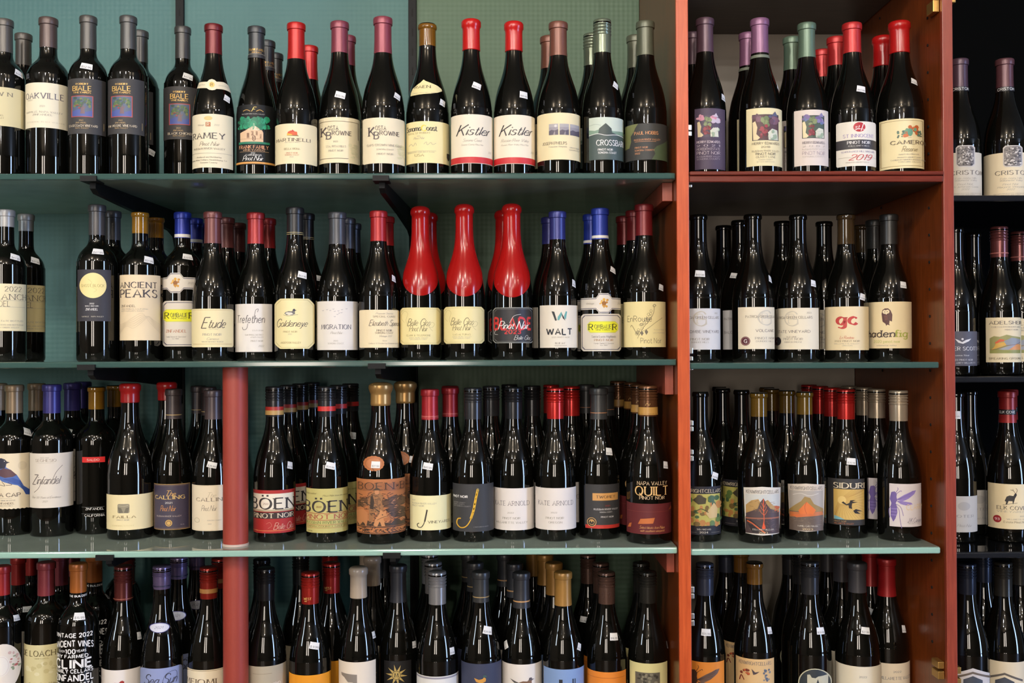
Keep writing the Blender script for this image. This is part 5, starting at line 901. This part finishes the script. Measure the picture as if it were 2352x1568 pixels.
B('L4', 1394, 1312, 46, 'b', ('screw', (110, 82, 72)), 1388, 'cork-brown screw-capped bottle with orange label', ((222, 130, 44), (1345, 1543, 1437, 1640), [Rc(1348, 1556, 1434, 1557, (180, 96, 30))]), (1410, 1465, 4, '$16.99', 19, 16), [(1380, 1), (1351, 2, (1345, 1424, 4, '$16.99', 15, 13))], extra=[Ln([(1385, 1352), (1392, 1350), (1390, 1362)], 1, (70, 46, 40)), Ln([(1380, 1372), (1388, 1368), (1386, 1380)], 1, (70, 46, 40)), Ln([(1396, 1370), (1404, 1366), (1400, 1378)], 1, (70, 46, 40))])
B('L4', 1495, 1311, 47, 'b', ('screw', (52, 50, 46)), 1386, 'black screw-capped bottle with grey picture on pale label beside divider', ((214, 204, 146), (1453, 1524, 1538, 1640), [Rc(1466, 1545, 1521, 1600, (96, 90, 78))]+blobs(1470, 1548, 1518, 1568, 24, 5, [(60, 56, 48), (130, 124, 106)], 7)), (1541, 1492, 10, '$16.99', 14, 16), [(1478, 1)])
# ------------------------------------------------------------------ narrow middle bay, wooden shelf
def flor(u0, v0, u1, v1, bg, roses, frame_c, seed):
    w_, h_ = u1-u0, v1-v0; q = lambda a, b: (u0+a*w_, v0+b*h_)
    o = [Rc(u0, v0, u1, v1, bg)]
    if frame_c: o += frame(u0, v0, u1, v1, 1.2, frame_c)
    o += [P([q(.02, .3), q(.12, .25), q(.2, .5), q(.16, .75), q(.3, .9), q(.2, .98), q(.04, .98)], (224, 204, 160)), P([q(.62, .98), q(.6, .7), q(.75, .55), q(.95, .6), q(.98, .98)], (206, 206, 186))]
    o += blobs(*q(.05, .03), *q(.3, .2), 7, .13*w_, [roses[0], roses[1]], seed) + blobs(*q(.7, .05), *q(.95, .35), 10, .13*w_, roses, seed+1)
    o += blobs(*q(.38, .1), *q(.6, .45), 8, .12*w_, [(104, 118, 80), (130, 140, 96)], seed+2) + blobs(*q(.33, .45), *q(.56, .85), 14, .09*w_, [(118, 34, 44), (150, 56, 66)], seed+3) + blobs(*q(.65, .6), *q(.95, .95), 8, .1*w_, [(206, 206, 190), (150, 166, 140)], seed+4)
    o += [P([q(.72, .06), q(.86, -.12), q(.96, .08)], roses[2]), Ln([q(.5, .2), q(.45, .5), q(.6, .75), q(.55, .95)], .8, (90, 100, 70))]
    return o
PV = (78, 64, 82)
B('C1', 1620, 44, 48, 'b', ('foil', (104, 76, 88)), 118, 'purple floral label bottle at the left end of wooden shelf', (PV, (1596, 247, 1664, 388), flor(1601, 264, 1650, 314, PV, [(196, 130, 150), (214, 160, 172), (190, 176, 190)], None, 20)+[T('MERRY EDWARDS', 1626, 325, 5.2, 'serif', (226, 208, 208), 50), T('2 0 2 1', 1626, 333.5, 4.4, 'thin', (206, 190, 196), 50), T('MEREDITH ESTATE', 1626, 341.5, 5.6, 'light', (226, 208, 208), 50), T('PINOT NOIR', 1626, 350.5, 7, 'light', (226, 208, 208), 50), T('RUSSIAN RIVER VALLEY', 1626, 359, 3.8, 'light', (190, 176, 184), 50), T('SONOMA COUNTY', 1626, 364.5, 3.4, 'light', (190, 176, 184), 50)]), (1661, 218, 12, '$89.99', 18, 15), [(1588, 1)])
B('C1', 1746, 45, 49, 'b', ('foil', (150, 102, 136)), 120, 'pink-lilac capsule bottle with dark floral picture on cream label', ((226, 212, 168), (1715, 246, 1795, 380), flor(1728, 261, 1786, 321, (84, 52, 56), [(96, 62, 76), (120, 82, 96), (86, 84, 110)], (54, 46, 48), 30)+[T('MERRY EDWARDS', 1757, 328, 5.4, 'sans', (96, 86, 76), 58), T('2018', 1757, 336.5, 4, 'sans', (130, 118, 100), 19), T('RUSSIAN RIVER VALLEY', 1757, 345.5, 3.8, 'sans', (130, 118, 100), 58), T('PINOT NOIR', 1757, 352.5, 5.2, 'sans', (80, 70, 62), 42), T('OLIVET LANE', 1757, 359.5, 4, 'sans', (130, 118, 100), 41), T('SONOMA COUNTY', 1757, 366, 2.8, 'sans', SOFT, 30), T('BOTTLED BY MERRY EDWARDS', 1757, 371, 2, 'sans', SOFT, 38)]), (1786, 190, 30, '$75.99', 14, 16), [(1717, 1)], extra=[('band', 114, 121, (110, 116, 100))])
B('C1', 1854, 55, 48, 'b', ('foil', (108, 132, 110)), 130, 'sage capsule bottle with floral picture on pinkish label', ((216, 202, 192), (1825, 250, 1900, 379), flor(1842.5, 263, 1891, 316, (70, 84, 70), [(110, 90, 140), (96, 110, 150), (130, 120, 160)], (52, 48, 46), 40)+[T('MERRY EDWARDS', 1867, 326, 5.2, 'serif', (104, 92, 96), 47), T('2 0 0 7', 1867, 334.5, 3.6, 'thin', SOFT, 47), T('RUSSIAN RIVER VALLEY', 1867, 341.5, 4, 'light', SOFT, 48), T('PINOT NOIR', 1867, 350.5, 8, 'light', (150, 130, 140), 48), T('SONOMA COUNTY', 1867, 358.5, 3, 'light', SOFT, 48)]), None, [(1818, 1)])
B('C1', 1958, 55, 51, 'b', ('foil', (206, 46, 46)), 119, 'red capsule bottle with red disc and black band label', ((226, 218, 204), rnd(1922, 277, 2010, 380, 4), [Cc(1972.5, 290, 13, (178, 34, 44), 11, 26), T('st', 1968, 290, 10, 'ital', WHITE, 9), Ln([(1982, 281), (1976, 299)], 1.6, WHITE, False), Ln([(1962, 298), (1972, 294), (1984, 296)], .9, WHITE), T('ST INNOCENT', 1970, 310, 7.4, 'serif', (150, 132, 176), 65), Rc(1922, 319, 2010, 340.5, (52, 48, 50)), T('PINOT NOIR', 1971, 325.5, 6.2, 'serif', WHITE, 49), T('EOLA AMITY HILLS', 1971, 333.5, 2.8, 'serif', (200, 194, 186), 44), T('TEMPERANCE HILL VINEYARD', 1968, 346.5, 3.6, 'serif', (140, 130, 160), 72), Rc(1926, 359.5, 2008, 360, SOFT), T('2019', 1972, 360, 13, 'script', (186, 60, 60), 46), T('PRODUCED AND BOTTLED BY', 1968, 371.5, 2.4, 'serif', SOFT, 50)]), (1977, 200, 10, '$47.99', 20, 15), [(1920, 1), (1887, 2)])
B('C1', 2067, 51, 54, 'b', ('wax', (196, 26, 26)), 119, 'red waxed bottle with orange heraldic crest on cream label', ((230, 214, 168), (2022, 270, 2118, 385), frame(2025, 274, 2115, 380, .9, (150, 126, 80))+blobs(2074, 290, 2102, 312, 22, 5.5, [(206, 110, 60), (190, 96, 50), (110, 150, 120)], 14)+[Cc(2088, 302, 5.5, (96, 146, 120), 9), Cc(2088, 290, 4, (190, 96, 50))]+blobs(2059, 300, 2074, 314, 9, 3, [(70, 96, 84), (90, 120, 100)], 15)+blobs(2102, 300, 2112, 314, 8, 3, [(70, 96, 84), (90, 120, 100)], 16)+[T('2022', 2087, 314.5, 2.2, 'serif', SOFT), T('CAMERON', 2085, 325, 8.2, 'serif', (110, 96, 76), 76), T('Reserve', 2086, 341.5, 9.5, 'script', (140, 124, 92), 32), T('DUNDEE HILLS PINOT NOIR', 2085, 353, 2.6, 'serif', SOFT, 42), T('PRODUCED AND BOTTLED BY', 2085, 360, 2.4, 'serif', SOFT, 48), T('CAMERON WINERY DUNDEE OREGON', 2083, 365.5, 2.6, 'serif', SOFT, 72), T('CONTAINS SULFITES', 2086, 370.5, 2.4, 'serif', SOFT, 46)]), (2098, 180, 16, '$79.99', 18, 14), [(2036, 1)])
# middle bay, eye level
PG = (222, 210, 186)
def pat(u, v, name, sub, off): return [T('G', u, v+27, 33, 'thin', (196, 186, 168), 28), T('P', u, v+27, 22, 'thin', (204, 194, 176), 12), T('PATRICIA GREEN CELLARS', u+off, v+24, 5.4, 'serif', (120, 110, 98), 84), T(name, u+off, v+56.5, 6, 'sans', (104, 96, 96), 6.0*len(name)*.82), T('PINOT NOIR', u+off, v+74, 5, 'serif', SOFT, 42), T(sub, u+off, v+81, 3.4, 'serif', SOFT, 38)]
NK = ('bare', (16, 16, 14))
B('C2', 1599, 492, 49, 'b', NK, None, 'white label bottle at left end of middle-bay eye-level shelf', ((214, 210, 208), (1556, 709, 1647, 804), pat(1601, 706, 'BALCOMBE VINEYARD', 'DUNDEE HILLS', 0)+[T('2022', 1637, 720, 3, 'serif', SOFT)]), (1602, 628, 4, '$69.99', 22, 15), [(1699, 1, (1684, 632, 8, '$69.99', 20, 12)), (1662, 2)], wide=1)
B('C2', 1730, 491, 49, 'b', NK, None, 'bare black bottle with maroon seal on its cream label', (PG, (1696, 706, 1777, 803), pat(1755, 704, 'VOLCANIC', 'DUNDEE HILLS', 0)+[Cc(1712.5, 784.5, 10.5, (84, 28, 38)), Cc(1712.5, 784.5, 9.2, (190, 150, 140)), Cc(1712.5, 784.5, 8.6, (84, 28, 38)), T('G', 1712.5, 784.5, 8, 'serif', WHITE)]), (1768, 640, 20, '$45.99', 14, 16), [(1797, 1, None, .02)])
B('C2', 1834, 492, 48, 'b', NK, None, 'bare black bottle with dark seal at cream label edge', (PG, (1787, 708, 1878, 804), pat(1818, 706, 'ESTATE VINEYARD', 'RIBBON RIDGE', 4)+[T('OLD VINE', 1818, 775, 3, 'sans', (120, 110, 104), 22), T('2023', 1857, 719.5, 3.4, 'serif', SOFT), Cc(1787.5, 784.5, 8, (44, 42, 46), 10)]), (1867, 651, 10, '$45.99', 16, 15), [(1886, 1, None, .02)])
B('C2', 1944, 491, 49, 'b', ('bare', (58, 44, 26), 1), 560, 'bottle with two big red lowercase letters on beige label', ((224, 204, 164), (1896, 705, 1993, 806), [T('gc', 1945, 733.5, 26, 'black', (186, 56, 50), 42), T('Le Rondeau', 1944, 777, 5.5, 'script', (186, 76, 64), 30), T('2022 PINOT NOIR', 1945, 785, 3.6, 'serif', (130, 112, 90), 54), T('WILLAMETTE VALLEY', 1944, 791, 2.8, 'sans', SOFT, 54), T('OREGON', 1945, 795.5, 2.6, 'sans', SOFT, 22)]), (1979, 683, 14, '$33.99', 16, 15), [(1990, 2, None, -.0005)])
owl = [P([(2027, 732), (2026, 722), (2028, 713), (2033, 709.5), (2040, 709.5), (2045, 714), (2049, 724), (2048, 740), (2043, 738), (2042, 746), (2044, 749), (2038, 747), (2036, 750), (2034, 745), (2028, 740)], (84, 46, 42)), Cc(2032.5, 717.5, 4.4, (226, 208, 172), 4.6), Cc(2038.5, 717, 4.4, (226, 208, 172), 4.6), P([(2034, 722), (2036, 717), (2038, 722), (2036, 724)], (226, 208, 172)), Cc(2033, 717.5, 1, (60, 36, 34)), Cc(2038, 717, 1, (60, 36, 34)), P([(2031, 726), (2038, 725), (2039, 736), (2033, 737)], (110, 68, 58)), Rc(2032, 730, 2037, 730.6, (84, 46, 42)), Rc(2032, 733, 2037, 733.6, (84, 46, 42))]
B('C2', 2043, 493, 48, 'b', ('foil', (44, 42, 40)), 560, 'brown owl label bottle with dark capsule in middle bay', ((226, 206, 164), (1997, 694, 2091, 802), owl+[T('haden', 2026, 768, 15.5, 'slab', (70, 54, 48), 55), T('fig', 2067, 768, 15.5, 'slab', (170, 172, 84), 26), T('2020 pinot noir', 2037, 786, 6, 'slab', (186, 186, 116), 56), T('willamette valley', 2036, 795, 3, 'sans', SOFT, 42)]), (2073, 655, 6, '$36.99', 17, 15), [(2008, 1)])
# middle bay, third level
def kw(u0, u1, v, name): return [T('KENWRIGHTCELLARS', (u0+u1)/2, v, 7.5, 'serif', (110, 104, 100), (u1-u0)-8)]
hops = blobs(1562, 1140, 1648, 1206, 46, 8, [(96, 120, 62), (170, 160, 80), (120, 96, 50), (190, 130, 70), (70, 96, 60)], 51)+[P([(1588, 1150), (1602, 1138), (1618, 1146), (1616, 1158), (1600, 1160)], (70, 62, 40)), P([(1616, 1180), (1634, 1156), (1642, 1170), (1640, 1190), (1624, 1192)], (206, 176, 120)), Ln([(1590, 1180), (1606, 1170), (1622, 1178)], 1.6, (60, 70, 40))]
B('C3', 1606, 897, 47, 'w', ('bare', (30, 26, 18)), None, 'colourful leafy label bottle with black borders in middle bay', ((40, 38, 44), (1560, 1119, 1650, 1230), [Rc(1562, 1136, 1648, 1209, (186, 176, 90))]+hops+[T('KENWRIGHTCELLARS', 1606, 1129, 7.5, 'serif', (206, 190, 160), 84), T('SHEA VINEYARD', 1612, 1217, 3.4, 'serif', (200, 190, 176), 30), T('2024', 1612, 1224, 4, 'serif', (206, 196, 180), 18), Rc(1570, 1224, 1596, 1224.4, (160, 150, 140)), Rc(1628, 1224, 1646, 1224.4, (160, 150, 140))]), (1638, 1095, 20, '$39.99', 18, 15), [(1703, 1, None), (1660, 2), (1652, 3)], base=1246)
def volc(u, v, s):
    q = lambda a, b: (u+a*s, v+b*s)
    o = [Rc(u-40*s, v-35*s, u+38*s, v+60*s, (196, 196, 190)), P([q(-39, -8), q(-26, -20), q(-10, -24), q(-4, -14), q(12, -22), q(24, -8), q(38, -4), q(38, 14), q(-39, 14)], (176, 140, 84)), P([q(-39, 12), q(-12, 0), q(-6, -16), q(2, -26), q(9, -12), q(18, 0), q(38, 8), q(38, 24), q(-39, 24)], (78, 60, 60)), Rc(u-40*s, v+20*s, u+38*s, v+60*s, (70, 54, 54)), P([q(-39, 22), q(38, 20), q(38, 24), q(-39, 25)], (150, 92, 70)), P([q(-39, 26), q(-28, 26), q(10, 58), q(-24, 58)], (40, 32, 34))]
    o += [Ln([q(-36, 30), q(-24, 36), q(-8, 48), q(6, 58)], 3*s, (206, 96, 50)), Ln([q(2, -24), q(2, 0), q(3, 24), q(2, 44)], 1.6*s, (226, 92, 50)), P([q(-2, 46), q(2, 30), q(7, 46), q(2, 50)], (222, 84, 44))]
    for sx, y0, dx, dy in ((1, 16, 9, -14), (-1, 14, 9, -13), (1, 6, 7, -12), (-1, 4, 7, -11), (1, -4, 5, -9), (-1, -6, 4, -9)): o.append(Ln([q(2, y0), q(2+sx*dx*.6, y0+dy*.4), q(2+sx*dx, y0+dy)], .9*s, (226, 110, 70)))
    o += hatch(u-37*s, v-18*s, u+34*s, v+10*s, 34, (120, 92, 60), .7, 91, 5)+hatch(u-37*s, v+24*s, u+34*s, v+54*s, 30, (110, 84, 78), .7, 92, 3)
    return o+blobs(u+26*s, v-4*s, u+36*s, v+8*s, 5, 4*s, [(190, 96, 60), (206, 120, 70)], 62)
def kwlab(u0, u1, v0, v1): return [(u0, v0+4), ((u0+u1)/2, v0), (u1, v0+4), (u1-4, v1-2), ((u0+u1)/2, v1+1), (u0+4, v1-2)]
B('C3', 1744, 899, 50, 'w', ('bare', (84, 62, 18), 1), 957, 'bottle whose label shows a glowing red lava tree volcano', ((216, 208, 196), kwlab(1709, 1791, 1120, 1231), volc(1751, 1171, .95)+kw(1711, 1790, 1132, '')+[T('EOLA AMITY HILLS AVA', 1752, 1218.5, 3.4, 'serif', (214, 204, 190), 46), T('2023', 1752, 1225.5, 4.4, 'serif', (214, 190, 150), 19)]), None, [(1808, 1, None), (1780, 2), (1762, 3)], base=1250)
mtn = [Rc(1814, 1130, 1888, 1222, (170, 160, 150)), P([(1813, 1176), (1826, 1164), (1840, 1154), (1848, 1143), (1860, 1146), (1868, 1160), (1888, 1172), (1888, 1186), (1813, 1186)], (150, 122, 70)), Rc(1814, 1178, 1888, 1222, (100, 84, 74)), P([(1815, 1180), (1886, 1178), (1888, 1186), (1815, 1192)], (190, 110, 60)), P([(1834, 1176), (1852, 1155), (1872, 1174), (1866, 1184), (1838, 1184)], (216, 112, 52)), Ln([(1852, 1155), (1848, 1168), (1852, 1184)], .8, (160, 70, 40)), P([(1816, 1186), (1860, 1182), (1872, 1186), (1830, 1192)], (206, 106, 56)), Ln([(1822, 1140), (1840, 1136), (1858, 1141), (1878, 1136)], 1.2, (206, 200, 190)), *hatch(1816, 1190, 1884, 1212, 26, (130, 112, 96), .6, 13, 2)]
B('C3', 1849, 897, 48, 'w', ('bare', (84, 62, 18), 1), 952, 'bottle whose label shows an orange tent-shaped hill', ((206, 192, 176), kwlab(1811, 1892, 1113, 1223), mtn+kw(1813, 1890, 1124, '')+[T('YAMHILL CARLTON AVA', 1854, 1211, 3.4, 'serif', (214, 204, 190), 44), T('2023', 1854, 1218, 3.8, 'serif', (214, 190, 150), 22)]), None, [], base=1244)
sid = [Rc(1916, 1127, 1982, 1197, (204, 168, 92))]
for i in range(30):
    a = -2.6+i*.13; sid.append(Ln([(1934+10*math.cos(a), 1152-10*math.sin(a)), (min(1981, max(1917, 1934+60*math.cos(a))), min(1196, max(1128, 1152-60*math.sin(a))))], .6, (178, 136, 66), False))
sid += [Cc(1934, 1152, 9, (222, 190, 116)), P([(1917, 1188), (1930, 1192), (1940, 1197), (1917, 1197)], (120, 170, 180)), P([(1933, 1158), (1937, 1155), (1944, 1161), (1950, 1158), (1952, 1152), (1964, 1151), (1956, 1155), (1968, 1156), (1956, 1159), (1955, 1166), (1956, 1172), (1949, 1170), (1948, 1163), (1944, 1164)], (34, 28, 26)), P([(1958, 1176), (1964, 1172), (1978, 1178), (1966, 1177), (1974, 1184), (1962, 1182)], (34, 28, 26))]
B('C3', 1944, 893, 48, 'b', ('screw', (202, 42, 38)), 963, 'red screw-capped bottle with flying figure on gold sunburst', ((56, 54, 54), (1903, 1103, 1983, 1210), sid+[T('SIDURI', 1949, 1118.5, 12, 'serif', (222, 206, 176), 65), T('PINOT NOIR', 1930, 1201, 3.2, 'sans', (170, 134, 90), 26), T('WILLAMETTE VALLEY', 1938, 1206, 3.2, 'sans', (190, 110, 70), 42)]), (1955, 1063, 4, '$26.99', 20, 15), [(1911, 1), (1883, 2), (1858, 3)], base=1238)
WV = (112, 92, 158)
def wasp(u, v, c, s=1):
    q = lambda a, b: (u+a*s, v+b*s)
    o = [P([q(-4, -26), q(4, -28), q(9, -22), q(8, -14), q(10, -6), q(6, 2), q(9, 10), q(10, 26), q(5, 42), q(0, 50), q(-6, 36), q(-6, 12), q(-4, 2), q(-8, -8), q(-6, -18)], c), P([q(8, -8), q(26, -20), q(46, -30), q(54, -31), q(50, -22), q(36, -10), q(20, -2)], tuple(min(255, x+34) for x in c)), P([q(8, -4), q(26, -3), q(42, 0), q(46, 4), q(34, 8), q(18, 4)], tuple(min(255, x+40) for x in c))]
    for e in ((48, -29), (46, -24), (40, -17), (30, -10)): o.append(Ln([q(9, -7), q(*e)], .7, c, False))
    for e in ((44, 2), (36, 6), (26, 5)): o.append(Ln([q(9, -4), q(*e)], .6, c, False))
    for l in ([(6, -24), (12, -34), (10, -38)], [(8, -22), (18, -30), (20, -28)], [(6, 4), (18, 12), (24, 34)], [(6, 8), (14, 20), (16, 44), (20, 66)], [(-4, 8), (-10, 20), (-8, 40)]): o.append(Ln([q(*x) for x in l], 1.1, c))
    for b in (16, 24, 32): o.append(Rc(u-5*s, v+b*s, u+9*s, v+(b+1.2)*s, tuple(min(255, x+50) for x in c)))
    return o
B('C3', 2065, 896, 49, 'b', ('screw', (190, 174, 150)), 967, 'cream screw-capped bottle with violet wasp drawing', ((214, 204, 204), (2044, 1115, 2112, 1214), wasp(2052, 1158, WV, .9)+[T('CLARRY', 2097, 1168.5, 12, 'sans', (222, 196, 150), 34), T('J K Carriere', 2096, 1199.5, 8, 'script', (96, 88, 110), 28), T('WILLAMETTE VALLEY', 2096, 1206, 2, 'serif', SOFT, 24)]), None, [(2013, 1), (1985, 2), (1948, 3)], base=1245)
# middle bay, bottom
B('C4', 1620, 1292, 47, 'b', ('screw', (72, 76, 92)), 1368, 'slate screw-capped bottle with black wasp on orange label', ((220, 132, 46), (1575, 1522, 1662, 1640), wasp(1592, 1572, (70, 44, 30), 1.1)), (1622, 1456, 2, '$25.99', 21, 15), [(1668, 2, None, .03)])
B('C4', 1734, 1288, 48, 'w', ('bare', (104, 70, 26), 1), 1343, 'cork-topped bottle with flowers and hummingbird on sand label', ((214, 176, 124), (1691, 1516, 1776, 1640), kw(1695, 1773, 1526, '')+blobs(1702, 1540, 1720, 1552, 10, 4, [(120, 56, 40), (190, 90, 50)], 70)+[P([(1726, 1538), (1734, 1546), (1744, 1544), (1736, 1550), (1730, 1552)], (70, 56, 60))]+blobs(1752, 1540, 1766, 1566, 12, 4, [(120, 126, 130), (90, 96, 110)], 71)+[Ln([(1700, 1568), (1704, 1556), (1710, 1566)], 2, (120, 40, 36))]), (1767, 1455, 8, '$39.99', 16, 15), [(1702, 1, None, .02)])
B('C4', 1861, 1288, 48, 'b', ('screw', (66, 66, 68)), 1366, 'charcoal screw-capped bottle with pale-ringed round label', ((196, 190, 160), [(1871+37*math.cos(i*math.pi/16), 1576+38*math.sin(i*math.pi/16)) for i in range(32)], [Cc(1871, 1576, 34.5, (46, 52, 56), 36, 32), P([(1854, 1553), (1860, 1552), (1864, 1559), (1872, 1560), (1878, 1556), (1900, 1553), (1898, 1600), (1854, 1600)], (190, 184, 160)), P([(1874, 1572), (1877, 1562), (1880, 1572)], (46, 52, 56))]), (1884, 1455, 2, '$29.99', 20, 15), [(1840, 1), (1815, 2)])
B('C4', 1970, 1290, 51, 'b', ('foil', (74, 72, 76)), 1362, 'charcoal capsule bottle with tall cream label in middle bay', ((220, 208, 184), (1919, 1535, 2023, 1640), [T('2022', 1981, 1558.5, 4, 'serif', GREY, 16), T('WILLAMETTE VALLEY', 1972, 1578, 6, 'serif', GREY, 66)]), (1987, 1455, 8, '$21.99', 20, 15), [(1942, 1), (1910, 2)])
B('C4', 2076, 1292, 50, 'b', ('foil', (176, 32, 36)), 1370, 'red capsule bottle with cream label low in middle bay', ((226, 210, 184), (2034, 1528, 2128, 1640), [T('2022', 2098, 1547, 4, 'serif', GREY, 17), T('WILLAMETTE VALLEY', 2094, 1562, 6.5, 'serif', GREY, 72)]), (2113, 1453, 10, '$27.99', 15, 16), [(2036, 1, (2033, 1410, 24, '$27.99', 22, 14))])
# ------------------------------------------------------------------ dark bay at the right
def engr(u, v, sd): return [('P', octa(u-20, v-25, u+20, v+25, 5), (196, 188, 180)), ('P', octa(u-18, v-23, u+18, v+23, 5), (120, 112, 108))]+blobs(u-15.5, v-20, u+15.5, v+20, 100, 2.6, [(60, 54, 54), (176, 168, 160), (90, 84, 82), (206, 198, 190)], sd)
CRM = (222, 206, 174)
def crist(u, l2): return [T('CRISTOM', u+6, 395, 9.4, 'serif', (110, 100, 88), 66), T('Eola Amity Hills', u+5, 408, 4, 'ital', SOFT, 44), T('Willamette Valley', u+5, 413, 4, 'ital', SOFT, 46), T('Pinot Noir', u+4, 422, 4.4, 'ital', SOFT, 32), T(l2, u+4, 428, 4.2, 'ital', SOFT, 54), T('2022', u+4, 434, 3.8, 'ital', SOFT, 16), T('GROWN PRODUCED AND BOTTLED BY', u+4, 443.5, 2.2, 'serif', SOFT, 70), T('CRISTOM VINEYARDS', u+4, 447, 2.2, 'serif', SOFT, 40)]
ex = lambda u: [('band', 188, 199, (24, 20, 22)), T('CRISTOM', u+2, 193.5, 6, 'sans', WHITE, 34)]
B('R1', 2205, 137, 46, 'b', ('foil', (92, 66, 78)), 201, 'engraving label bottle cut off by the reddish divider', ((206, 196, 178), (2162, 348, 2250, 456), crist(2211, 'Mt Jefferson Cuvee')+engr(2216, 357, 81)), None, [], extra=ex(2205))
B('R1', 2309, 137, 47, 'b', ('foil', (106, 66, 72)), 201, 'engraving label bottle at the right edge of the dark bay', (CRM, (2263, 348, 2355, 458), crist(2315, 'Marjorie Vineyard')+engr(2324, 357, 82)), None, [], extra=ex(2309))
B('R2', 2196, 521, 44, 'b', NK, None, 'bare bottle with slate winged label cut off by reddish divider', ((86, 84, 94), (2156, 763, 2240, 843), [P([(2193, 780), (2200, 783), (2208, 788), (2216, 783), (2227, 780), (2222, 786), (2210, 792), (2200, 789)], (220, 216, 214)), Cc(2209, 781, 2.4, (220, 216, 214)), T('WALTER SCOTT', 2199, 803, 8, 'serif', (220, 216, 214), 78), T('Cuvee Noir', 2206, 818.5, 3.6, 'serif', (190, 186, 188), 34), T('2022 PINOT NOIR', 2208, 829, 3.6, 'serif', (190, 186, 188), 44), T('EOLA AMITY WILLAMETTE', 2208, 836, 3.4, 'serif', (190, 186, 188), 54)]), None, [(2236, 1, None)])
adl = [P([(2275, 779), (2284, 774), (2296, 776), (2310, 771), (2322, 774), (2338, 777), (2338, 814), (2275, 814)], (150, 146, 90)), P([(2286, 789), (2296, 781), (2304, 782), (2306, 786), (2296, 788), (2287, 793)], (206, 90, 50)), P([(2284, 800), (2288, 791), (2306, 788), (2312, 794), (2290, 802), (2278, 806)], (206, 160, 70)), P([(2304, 786), (2320, 778), (2338, 782), (2338, 792), (2310, 796)], (140, 144, 150)), P([(2290, 806), (2316, 796), (2330, 794), (2316, 806)], (150, 152, 160)), P([(2314, 806), (2330, 793), (2338, 794), (2338, 806)], (206, 140, 80)), P([(2275, 808), (2290, 804), (2312, 808), (2338, 806), (2338, 814), (2275, 814)], (140, 140, 76)), Ln([(2276, 806), (2290, 804), (2312, 796), (2328, 794), (2338, 788)], .8, (120, 60, 40))]
B('R2', 2296, 521, 45, 'b', ('screw', (126, 70, 68)), 590, 'copper screw-capped bottle with coloured hills on cream label', ((224, 208, 172), (2267, 731, 2340, 835), adl+[T('ADELSHEIM', 2308, 743, 7.5, 'serif', (110, 100, 90), 66), T('CHEHALEM MOUNTAINS', 2308, 753, 3, 'serif', SOFT, 58), T('PINOT NOIR', 2320, 759.5, 3, 'serif', SOFT, 26), T('BREAKING GROUND', 2306, 826, 4.4, 'serif', (130, 116, 90), 64)]), None, [(2340, 1)], extra=[('band', 578, 580, (170, 100, 90))])
B('R3', 2197, 897, 44, 'b', NK, None, 'grey label bottle with pale collar tag beside the reddish divider', ((186, 180, 172), (2156, 1144, 2240, 1227), [Cc(2212, 1167, 13, (168, 162, 156), 10), T('SOTER', 2210, 1190, 6, 'serif', (150, 144, 140), 44), T('Pinot Noir', 2212, 1212, 5, 'script', (150, 144, 140), 30)]), (2196, 958, 0, '$36.99', 20, 18), [(2228, 1, None)])
elk = [P([(2308, 1156), (2312, 1146), (2318, 1143), (2326, 1144), (2329, 1138), (2332, 1138), (2333, 1142), (2329, 1150), (2327, 1158), (2325, 1164), (2324, 1156), (2316, 1156), (2313, 1164), (2310, 1164), (2311, 1158)], (42, 38, 36)), Ln([(2330, 1138), (2326, 1132), (2320, 1130)], .9, (90, 70, 56)), Ln([(2331, 1138), (2334, 1131), (2331, 1126)], .9, (90, 70, 56)), Ln([(2326, 1133), (2325, 1128)], .8, (90, 70, 56)), Ln([(2304, 1166), (2316, 1163), (2334, 1160)], .8, (60, 54, 50))]
B('R3', 2315, 897, 47, 'b', ('foil', (166, 40, 38)), 971, 'red capsule bottle with standing elk label at the right edge', ((226, 208, 168), (2273, 1117, 2357, 1221), elk+[T('ELK COVE', 2321, 1172, 8, 'serif', (104, 96, 84), 58), T('VINEYARDS', 2321, 1180.5, 4, 'thin', SOFT, 58), T('2022', 2343, 1191, 3, 'serif', SOFT), T('WILLAMETTE VALLEY', 2334, 1198, 2.8, 'serif', SOFT, 44), T('Estate Pinot Noir', 2329, 1204.5, 4.4, 'serif', (130, 118, 96), 46), Cc(2292.5, 1199, 8.6, (150, 34, 40)), T('93', 2292.5, 1199, 5, 'sans', WHITE, 9)]), None, [(2279, 1)], extra=[('band', 946, 958, (22, 18, 20)), T('ELK COVE', 2315, 952, 5.5, 'serif', WHITE, 32)])
def chev(u, v, c): return [P([(u-37, v+16), (u, v), (u+37, v+16), (u+37, v+21), (u, v+5), (u-37, v+21)], c), P([(u-20, v+20), (u, v+10), (u+20, v+20), (u+20, v+44), (u-20, v+44)], (70, 74, 84))]
B('R4', 2222, 1292, 48, 'b', ('screw', (46, 50, 64)), 1366, 'navy screw-capped bottle with peaked roof label', ((212, 204, 200), [(2190, 1560), (2233, 1540), (2268, 1556), (2268, 1640), (2190, 1640)], chev(2233, 1548, (110, 96, 84))), None, [(2262, 1)])
B('R4', 2316, 1294, 48, 'b', ('screw', (64, 62, 56)), 1370, 'dark screw-capped bottle with chevron on cream label, lower right', ((222, 206, 176), (2268, 1527, 2362, 1640), chev(2318, 1552, (96, 88, 80))), None, [(2338, 1, None, .01)])
place_backs()
